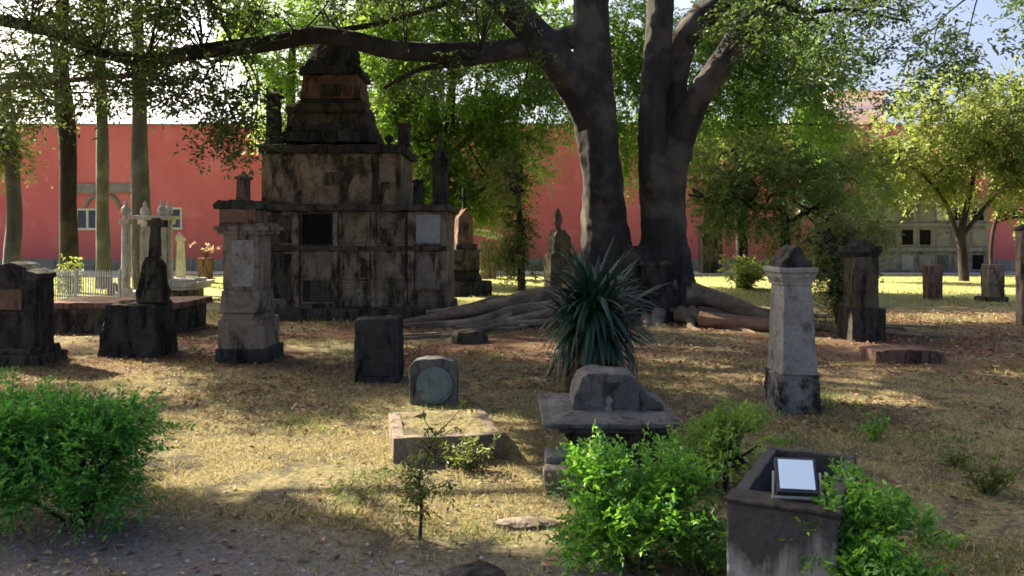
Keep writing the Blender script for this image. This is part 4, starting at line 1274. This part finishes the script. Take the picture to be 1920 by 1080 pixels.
parts = []
bnd = lambda px: 215 + 30 * math.sin(px * 0.021) + 18 * math.sin(px * 0.07)
parts.append(region(1900, -60, 480, -60, 240, 13.6, 16.6, 0.55, 0.013, 3, bnd))
parts.append(region(170, 372, 492, 160, 292, 13.4, 14.6, 0.6, 0.01, 5))
parts.append(region(70, 230, 330, 130, 200, 14, 15.4, 0.5, 0.01, 7))
parts.append(region(480, 440, 1000, -60, 40, 14, 17, 0.5, 0.008, 11))
parts.append(region(110, 720, 1040, 100, 160, 15.4, 17.4, 0.40, 0.008, 12))
rb = lambda px: 135 + 60 * math.sin((px - 1450) * 0.006) + 25 * math.sin(px * 0.043)
parts.append(region(900, 1380, 1960, -60, 215, 13, 17.5, 0.50, 0.010, 21, rb))
parts.append(region(380, 1290, 1560, -50, 60, 15, 18, 0.5, 0.008, 23))
vis = np.concatenate(parts)
crown_sprays(bt, vis - np.array(BT), rdirs(len(vis), 0.12), 9, 0.42, 0.098, M['lf_ficus'], 0.46, False, 'crown', 0.25)
hubs = [P(x, y, 15) for x, y in ((60, 50), (185, 95), (275, 110), (380, 95), (440, 90), (560, 70), (650, 70), (760, 92), (900, 95))] + [P(1470, -20, 16), P(1560, -30, 15.5), P(1640, 10, 15.5), P(1760, -40, 15), P(1850, -30, 15), P(1400, 30, 16.4), P(1700, -60, 15)]
one('branch', [(bl(1520, -110, 16), .12), (bl(1640, -60, 15.6), .09), (bl(1760, -45, 15.2), .07), (bl(1960, -60, 15), .05)], M['bark3'])
picks = [Vector(vis[i]) for i in rng.choice(len(vis), 110, replace=False)]
byhub = {}
for q in picks:
    k = min(range(len(hubs)), key=lambda i: (hubs[i] - q).length)
    if (hubs[k] - q).length < (3.2 if hubs[k].x < 1.2 else 1.8): byhub.setdefault(k, []).append(q)
for k, qs in sorted(byhub.items()):             # one fan of twigs for each place where they leave a branch
    mb = MB()
    for q in qs: tree_branch_mesh(mb, hubs[k] - BT, q - BT, 0.020, 0.006, 0.45, 5)
    mb.build('twigs', M['bark3'], bt, smooth=True)

# high canopy
NC = 46000
kx, ky = -S.x / S.z, S.y / S.z
gyv = 2.8 + 19.5 * rng.uniform(0, 1, NC) ** 0.85
gxv = rng.uniform(-0.72, 0.80, NC) * gyv + rng.uniform(-1.5, 1.5, NC)
zlo = (2.45 + 0.30 * gyv) / (1 - 0.30 * ky)
zv = zlo + rng.uniform(0, 3.2, len(gxv))
cp = np.stack([gxv - zv * kx, gyv + zv * ky, zv], axis=1)
cd_ = unit(rdirs(len(cp), 0.1))
okm = np.ones(len(cp), dtype=bool)
for t_ in (0.0, 0.22, 0.44):                    # no part of a twig may close a gap in the canopy
    q = cp + cd_ * t_ - np.array([0, 0, 0.2 * t_])
    for ox, oy in (((0, 0),) if t_ != 0.22 else ((0.34, 0), (-0.34, 0), (0, 0.34), (0, -0.34))):
        okm &= ~lit_at(q[:, 0] + q[:, 2] * kx + ox, q[:, 1] - q[:, 2] * ky + oy)
cp, cd_ = cp[okm], cd_[okm]
canopy_near = np.hypot(cp[:, 0] - BT.x, cp[:, 1] - BT.y) < np.hypot(cp[:, 0] + 13.5, cp[:, 1] - 25)
cA, cB = cp[canopy_near], cp[~canopy_near]
crown_sprays(bt, cA - np.array(BT), cd_[canopy_near], 11, 0.42, 0.22, M['lf_ficus'], 0.54, True, 'canopy', 0.2)
mb = MB()
TOP = [P(1100, -200, 17.2), P(1060, -420, 17.5), P(740, -230, 15), P(560, -330, 14), P(1240, -120, 16.7), P(1210, -300, 16.5)]
limbs = []
for (tx_, ty_, tz_) in ((-4, 13, 6.3), (-7, 15, 8), (-9, 11, 6.4), (-6, 20, 9.5), (0, 21, 9.5), (-3, 17, 8.8), (-11, 15, 8.0), (2, 14, 8.2), (-9, 20, 9.8), (-5, 9.5, 5.6)):
    q = Vector((tx_, ty_, tz_)); h_ = min(TOP, key=lambda a: (a - q).length)
    p_, r_2 = spline([(h_ - BT, .12), ((h_ + q) / 2 + Vector((0, 0, .7)) - BT, .09), (q - BT, .05)], 6)
    mb.tube(p_, r_2, 8); limbs += [a + BT for a in p_]
for i in rng.choice(len(cA), 260, replace=False):
    q = Vector(cA[i]); h_ = min(limbs, key=lambda a: (a - q).length)
    if (h_ - q).length < 5: tree_branch_mesh(mb, h_ - BT, q - BT, 0.03, 0.01, 0.3, 5)
mb.build('limbs', M['bark'], bt, smooth=True)


# --- other trees
def tree(name, label, px, d, trunk_pts, lobes, n, per, slen, leaf, mat, bark, wl=0.45, inner=0.25, extra=None, group=None, keep=0.55, limbs_n=26, dense=3.0, hubs=None):
    base = Vector(((px - 960) / F * d, d, 0))
    root = thing(name, label, 'tree', base, 0, group)
    mb = MB()
    tp, trr = spline([(P(x, y, dd) - base, r) for x, y, dd, r in trunk_pts], 7)
    mb.tube(tp, trr, 12, 0.22, px)
    if hubs:
        for h_ in hubs:
            p_, r_ = spline([(P(x, y, dd) - base, r) for x, y, dd, r in h_], 6)
            mb.tube(p_, r_, 9, 0.15, px)
            tp = tp + p_[3:]
    lb = [(P(x, y, dd) - base, (rx, ry, rz)) for x, y, dd, rx, ry, rz in lobes]
    n = int(n * dense)
    p, u = lobes_points(lb, int(n / keep), inner)
    v = np.array([noise.noise(Vector(q) * 0.95 + Vector((px, 0, 0))) + 0.5 * noise.noise(Vector(q) * 2.4) for q in p])
    thr = np.quantile(v, 1 - keep)
    p, u = p[v > thr], u[v > thr]
    for i in rng.choice(len(p), min(limbs_n, len(p)), replace=False):
        q = Vector(p[i]); up = tp[len(tp) // 3:]
        h_ = min(up, key=lambda a: (a - q).length + max(0, a.z - q.z) * 0.6)
        tree_branch_mesh(mb, h_, q, 0.05, 0.012, 0.3, 6)
    mb.build('trunk', bark, root, smooth=True)
    d_ = u * 0.6 + rng.normal(0, .6, u.shape) + [0, 0, 0.0]
    if extra is not None:
        p = np.concatenate([p, extra - np.array(base)]); d_ = np.concatenate([d_, rdirs(len(extra), 0.1)])
    crown_sprays(root, p, d_, per, slen, leaf, mat, wl)
    return root


# left trunks, tall and thin
GL = 'tall thin trees on the left'
tree('dark_trunk_tree', 'tall tree with near-black trunk behind the iron fence', 130, 25,
     [(130, 560, 25, .30), (130, 480, 25, .26), (128, 380, 25, .24), (128, 280, 25, .23), (122, 210, 25, .24), (115, 120, 25, .2), (118, 0, 25, .17), (120, -140, 25, .12)],
     [(110, 120, 25, 2.0, 2.0, 1.5), (30, 60, 25, 1.6, 1.6, 1.4), (190, 60, 25, 1.6, 1.6, 1.3), (110, -60, 25, 2.8, 2.4, 2.0), (-10, 190, 25, 1.3, 1.3, 1.1)], 720, 9, 0.5, 0.105, M['lf_olive'], M['bark3'], group=GL, keep=0.5, dense=1.5)
tree('slim_trunk_tree', 'slim grey-green trunk with sunlit left edge left of the white columns', 194, 27,
     [(194, 548, 27, .26), (196, 480, 27, .23), (193, 400, 27, .20), (193, 300, 27, .19), (191, 200, 27, .17), (188, 80, 27, .15), (190, -80, 27, .12)],
     [(190, 40, 27, 1.8, 1.8, 1.4), (150, 130, 27, 1.1, 1.1, .8), (210, -60, 27, 2, 2, 1.6)], 300, 9, 0.5, 0.105, M['lf_olive'], M['bark2'], group=GL, keep=0.5, dense=1.5)
tree('straight_trunk_tree', 'straight pale mossy trunk rising behind the white columned monument', 265, 24,
     [(268, 556, 24, .30), (267, 470, 24, .27), (265, 380, 24, .25), (263, 280, 24, .23), (261, 180, 24, .2), (259, 90, 24, .16), (258, -60, 24, .12)],
     [(262, -20, 24, 2.2, 2.0, 1.3), (300, 60, 24, 1.0, 1.0, .7), (250, -120, 24, 2.4, 2.4, 1.5)], 280, 9, 0.5, 0.105, M['lf_olive'], M['bark2'], extra=cB, group=GL, keep=0.5, dense=1.5)
tree('edge_trunk_tree', 'short leafy trunk at the far left edge over the gabled headstone', 22, 22,
     [(20, 570, 22, .24), (22, 480, 22, .2), (26, 410, 22, .19), (22, 330, 22, .17), (18, 250, 22, .13), (16, 180, 22, .08)],
     [(0, 270, 22, .8, .8, .7), (15, 210, 22, 1.0, 1.0, .7), (-60, 230, 22, 1.2, 1.0, 1.0), (30, 300, 22, .4, .4, .35)], 300, 10, 0.45, 0.12, M['lf_yellow'], M['bark2'], group=GL, keep=0.6)

# trees behind
tree('fresh_green_tree', 'fresh green tree filling the gap behind the spire of the mausoleum', 545, 34,
     [(548, 530, 34, .26), (546, 350, 34, .24), (545, 200, 34, .2), (550, 60, 34, .12)],
     [(535, 190, 34, 1.5, 1.5, 1.9), (530, 80, 34, 2.1, 2.0, 1.8), (640, 20, 34, 2.6, 2.2, 1.7), (480, 30, 34, 1.4, 1.5, 1.4), (720, 70, 34, 1.6, 1.6, 1.7)], 900, 12, 0.7, 0.165, M['lf_green'], M['bark3'], keep=0.62)
tree('middle_tree', 'tall sunlit yellow green tree between the mausoleum and the great ficus', 835, 29,
     [(838, 536, 29, .26), (835, 420, 29, .22), (832, 320, 29, .19), (845, 220, 29, .15), (850, 100, 29, .1), (860, 0, 29, .06)],
     [(760, 180, 29, 1.9, 1.8, 1.8), (860, 140, 28, 2.2, 2, 1.8), (960, 160, 29, 2.0, 1.8, 1.8), (800, 300, 28.5, 1.4, 1.4, 1.5), (890, 290, 29, 1.6, 1.5, 1.5), (980, 290, 29, 1.1, 1.1, 1.2), (800, 420, 28, .9, .9, 1.2), (850, 30, 29, 3.0, 2.2, 1.6), (720, 90, 29, 1.4, 1.4, 1.6), (730, 250, 29, .9, 1, 1.6), (930, 230, 29, 1.5, 1.4, 1.2), (1010, 60, 29, 1.6, 1.5, 1.6), (1040, 180, 29, 1.0, 1.0, 1.4), (930, 380, 28.5, .9, .9, .7), (850, 350, 28.5, 1.2, 1.1, .9), (770, 330, 28.5, .7, .8, .9)], 2900, 12, 0.6, 0.145, M['lf_green'], M['bark3'], keep=0.56, limbs_n=50,
     hubs=[[(835, 330, 29, .12), (780, 250, 29, .08), (755, 200, 29, .05)], [(836, 300, 29, .12), (920, 220, 29, .08), (980, 170, 29, .05)]])
tree('backlit_tree', 'sunlit green tree seen through the fork right of the great ficus', 1390, 27,
     [(1392, 546, 27, .2), (1390, 400, 27, .17), (1385, 260, 27, .13), (1390, 120, 27, .08)],
     [(1380, 160, 27, 1.9, 1.8, 1.9), (1460, 200, 27, 1.5, 1.5, 1.5), (1330, 240, 27, 1.3, 1.3, 1.4), (1430, 70, 27, 2.2, 1.8, 1.5), (1180, 200, 28, 1.0, 1.0, 2.6), (1190, 60, 28, 1.2, 1.2, 1.6), (1540, 120, 27, 1.3, 1.3, 1.2), (1310, 110, 27, 1.3, 1.3, 1.5), (1540, 230, 27, 1.0, 1.0, 1.0)], 1500, 12, 0.6, 0.14, M['lf_green'], M['bark3'], keep=0.62, dense=3.6)
tree('low_spreading_tree', 'low dark spreading tree with level boughs before the red wall', 1470, 24,
     [(1478, 556, 24, .17), (1474, 470, 24, .14), (1470, 400, 24, .11), (1460, 340, 24, .07)],
     [(1370, 300, 24, 1.3, 1.3, .85), (1450, 310, 24, 1.4, 1.4, .9), (1540, 350, 24, 1.2, 1.2, 1.0), (1400, 385, 23.6, 1.3, 1.2, .7), (1490, 420, 23.6, 1.2, 1.1, .75), (1350, 365, 24, .8, .8, .45), (1590, 440, 24, .9, .8, .9), (1610, 340, 25, .9, .9, .9)], 1100, 12, 0.5, 0.115, M['lf_mix'], M['bark3'], keep=0.56, dense=2.5,
     hubs=[[(1470, 390, 24, .08), (1400, 385, 23.8, .06), (1330, 372, 23.6, .04), (1290, 365, 23.6, .03)], [(1465, 350, 24, .07), (1420, 300, 24, .05), (1380, 280, 24, .03)], [(1472, 420, 24, .07), (1540, 380, 24, .05), (1570, 340, 24, .03)]])
tree('dark_conifer', 'narrow dark green conical tree against the pale sky gap', 1532, 32,
     [(1532, 530, 32, .15), (1532, 400, 32, .12), (1532, 200, 32, .05)],
     [(1534, 340, 32, .75, .75, 1.3), (1530, 270, 32, .62, .62, 1.2), (1524, 220, 32, .6, .5, .6)], 420, 12, 0.45, 0.12, M['lf_dark'], M['bark3'], keep=0.9, inner=0.3)
tree('yellow_leaf_tree', 'yellow green broad-crowned tree on the right lawn with forked dark trunk', 1805, 31,
     [(1808, 534, 31, .19), (1806, 490, 31, .16), (1802, 440, 31, .14), (1812, 390, 31, .11), (1825, 330, 31, .08), (1830, 240, 31, .05)],
     [(1690, 280, 31, 1.6, 1.7, 1.5), (1780, 210, 31, 2.0, 2, 1.5), (1880, 210, 31, 2.0, 2, 1.7), (1740, 330, 31, 1.4, 1.4, 1.0), (1850, 330, 31, 1.6, 1.6, 1.2), (1950, 280, 31, 1.6, 1.6, 1.8), (1660, 320, 31, .9, 1.0, .8)], 1150, 12, 0.6, 0.155, M['lf_yellow'], M['bark3'], 0.48, keep=0.6, limbs_n=40,
     hubs=[[(1803, 470, 31, .1), (1785, 410, 31, .08), (1760, 360, 31, .06), (1700, 300, 31, .03)], [(1806, 440, 31, .09), (1850, 385, 31, .07), (1900, 330, 31, .03)]])
tree('edge_sapling', 'young tree with thin curved trunk leaning at the right edge', 1862, 33,
     [(1862, 524, 33, .08), (1858, 470, 33, .075), (1868, 410, 33, .07), (1895, 360, 33, .05), (1920, 320, 33, .03)],
     [(1915, 330, 33, .9, .9, .7), (1940, 400, 33, .6, .6, .6)], 110, 11, 0.5, 0.13, M['lf_yellow'], M['bark3'], keep=0.7)
tree('ivy_column', 'narrow vine-clad dark green shrub left of the finial stele', 975, 26,
     [(978, 548, 26, .12), (976, 440, 26, .1), (970, 340, 26, .06)],
     [(978, 500, 26, .55, .6, .6), (970, 420, 26, .5, .5, .9), (955, 340, 26, .7, .7, .7), (940, 470, 26, .4, .4, .5)], 260, 11, 0.4, 0.10, M['lf_olive'], M['bark3'], keep=0.6)
tree('pillar_shrub', 'bushy olive shrub growing between the grey pillar and the mossy pillar', 1568, 15.6,
     [(1570, 618, 15.6, .05), (1568, 540, 15.6, .04), (1566, 470, 15.6, .03)],
     [(1566, 500, 15.6, .32, .35, .5), (1560, 440, 15.8, .4, .4, .4), (1580, 550, 15.6, .26, .3, .4), (1610, 440, 16.2, .5, .4, .25)], 300, 11, 0.32, 0.075, M['lf_olive'], M['bark3'], keep=0.8, limbs_n=20)

# ------------------------------------------------------------------ grass, litter, stones
def ground_points(n, y0, y1, pw=1.0, side=0.66):
    y = y0 + (y1 - y0) * rng.uniform(0, 1, n) ** pw
    x = rng.uniform(-side, side, n) * y
    return x, y


def patch(x, y, f, o, thr):
    v = np.array([noise.noise(Vector((a * f, b * f, o))) + 0.5 * noise.noise(Vector((a * f * 3, b * f * 3, o))) for a, b in zip(x, y)])
    return v > thr + rng.normal(0, 0.12, len(x))


def place_grass(name, n, y0, y1, pw, h, W_, thr, mat, f=0.9):
    x, y = ground_points(n, y0, y1, pw)
    k = patch(x, y, f, 2.0, thr)
    near = y + 0.25 * (x + 1) < 4.9
    k &= ~(near & (rng.uniform(0, 1, len(x)) < 0.85))
    x, y = x[k], y[k]
    z = np.array([gh(a, b) for a, b in zip(x, y)])
    pos = np.stack([x, y, z - 0.005], axis=1)
    ax = rng.normal(0, 0.75, pos.shape); ax[:, 2] = np.abs(rng.normal(0.75, 0.3, len(x)))
    L = h * rng.uniform(0.4, 1.5, len(x))
    me = leaves_mesh(name, pos, ax, rng.normal(0, 1, pos.shape), L, W_, True)
    o = link(name, me, mat)
    tag(o, kind='stuff')
    return o


o = place_grass('dry_grass', 120000, 4.2, 11.5, 1.25, 0.042, 0.006, -0.28, M['grass'])
o['label'] = 'short dry grass covering the sunny ground'
o = place_grass('green_tufts', 60000, 4.3, 15, 1.1, 0.075, 0.008, 0.36, M['tuft'], 0.8)
o['label'] = 'greener grass tufts scattered through the dry ground'
o = place_grass('lawn_grass', 50000, 15.5, 34, 1.2, 0.085, 0.018, -0.02, M['grass'], 0.5)
o['label'] = 'taller sunlit grass on the far lawn'
x, y = ground_points(40000, 4.2, 19, 1.0)
k = patch(x, y, 0.55, 7.0, 0.02) | (rng.uniform(0, 1, len(x)) < 0.12)
k &= (y > 7.2) | (rng.uniform(0, 1, len(x)) < 0.16)
x, y = x[k], y[k]
z = np.array([gh(a, b) for a, b in zip(x, y)])
pos = np.stack([x, y, z + 0.012], axis=1)
ax = rng.normal(0, 1, pos.shape); ax[:, 2] *= 0.22
nr = rng.normal(0, 0.35, pos.shape) + [0, 0, 1]
L = rng.uniform(0.03, 0.075, len(x)) * (0.7 + y * 0.035)
o = link('fallen_leaves', leaves_mesh('fallen_leaves', pos, ax, nr, L, L * 0.5, False), M['litter'])
tag(o, 'brown fallen leaves scattered under the trees', kind='stuff')
mb = MB()
for i in range(420):
    y_ = random.uniform(3.9, 16); x_ = random.uniform(-.62, .62) * y_
    if random.random() < 0.55: y_ = random.uniform(3.9, 6.0); x_ = random.uniform(-.62, .62) * y_
    s_ = random.uniform(0.003, 0.014) * (1 + y_ * 0.05)
    mb.lathe([(s_ * .6, gh(x_, y_) - s_ * .3), (s_, gh(x_, y_) + s_ * .1), (s_ * .55, gh(x_, y_) + s_ * .5)], x_, y_, 6, random.uniform(.7, 1.4), random.uniform(.7, 1.2))
o = mb.build('pebbles', M['pathgrey'])
tag(o, 'small grey stones scattered over the ground', kind='stuff')
mb = MB()
for i in range(170):
    y_ = random.uniform(4.2, 15); x_ = random.uniform(-.62, .62) * y_
    a_ = random.uniform(0, 6.28); L_ = random.uniform(0.05, 0.22)
    p0_ = Vector((x_, y_, gh(x_, y_) + 0.008)); p2_ = Vector((x_ + math.cos(a_) * L_, y_ + math.sin(a_) * L_, gh(x_, y_) + random.uniform(0.006, 0.03)))
    p1_ = (p0_ + p2_) / 2 + Vector((random.uniform(-.02, .02), random.uniform(-.02, .02), 0.006))
    mb.tube([p0_, p1_, p2_], [0.004, 0.0035, 0.002], 5)
o = mb.build('fallen_sticks', M['log'])
tag(o, 'thin dry sticks scattered on the ground', kind='stuff')
# half-buried stone at the bottom edge and by the roots
for (px, py, w_, h_, dp_, mm, nm, lab) in ((885, 1085, 0.34, 0.05, 0.28, 'dark', 'buried_stone', 'dark half-buried stone at the bottom edge'),
                                           (880, 640, 0.62, 0.20, 0.4, 'mould', 'rounded_stone', 'rounded mossy stone lying before the roots'),
                                           (985, 985, 0.40, 0.035, 0.16, 'tan', 'earth_ridge_stone', 'low ridge-shaped tan stone in the sunny grass')):
    g = G(px, py)
    r = MB().lathe([(w_ * .5, -0.05), (w_ * .48, h_ * .4), (w_ * .36, h_ * .8), (w_ * .15, h_), (0.01, h_ * 1.02)], 0, 0, 14, 1, dp_ / w_)
    o = r.build(nm, M[mm], None, 0, 0.06, 0.025, 5, loc=(g.x, g.y, 0))
    tag(o, lab, 'stone')
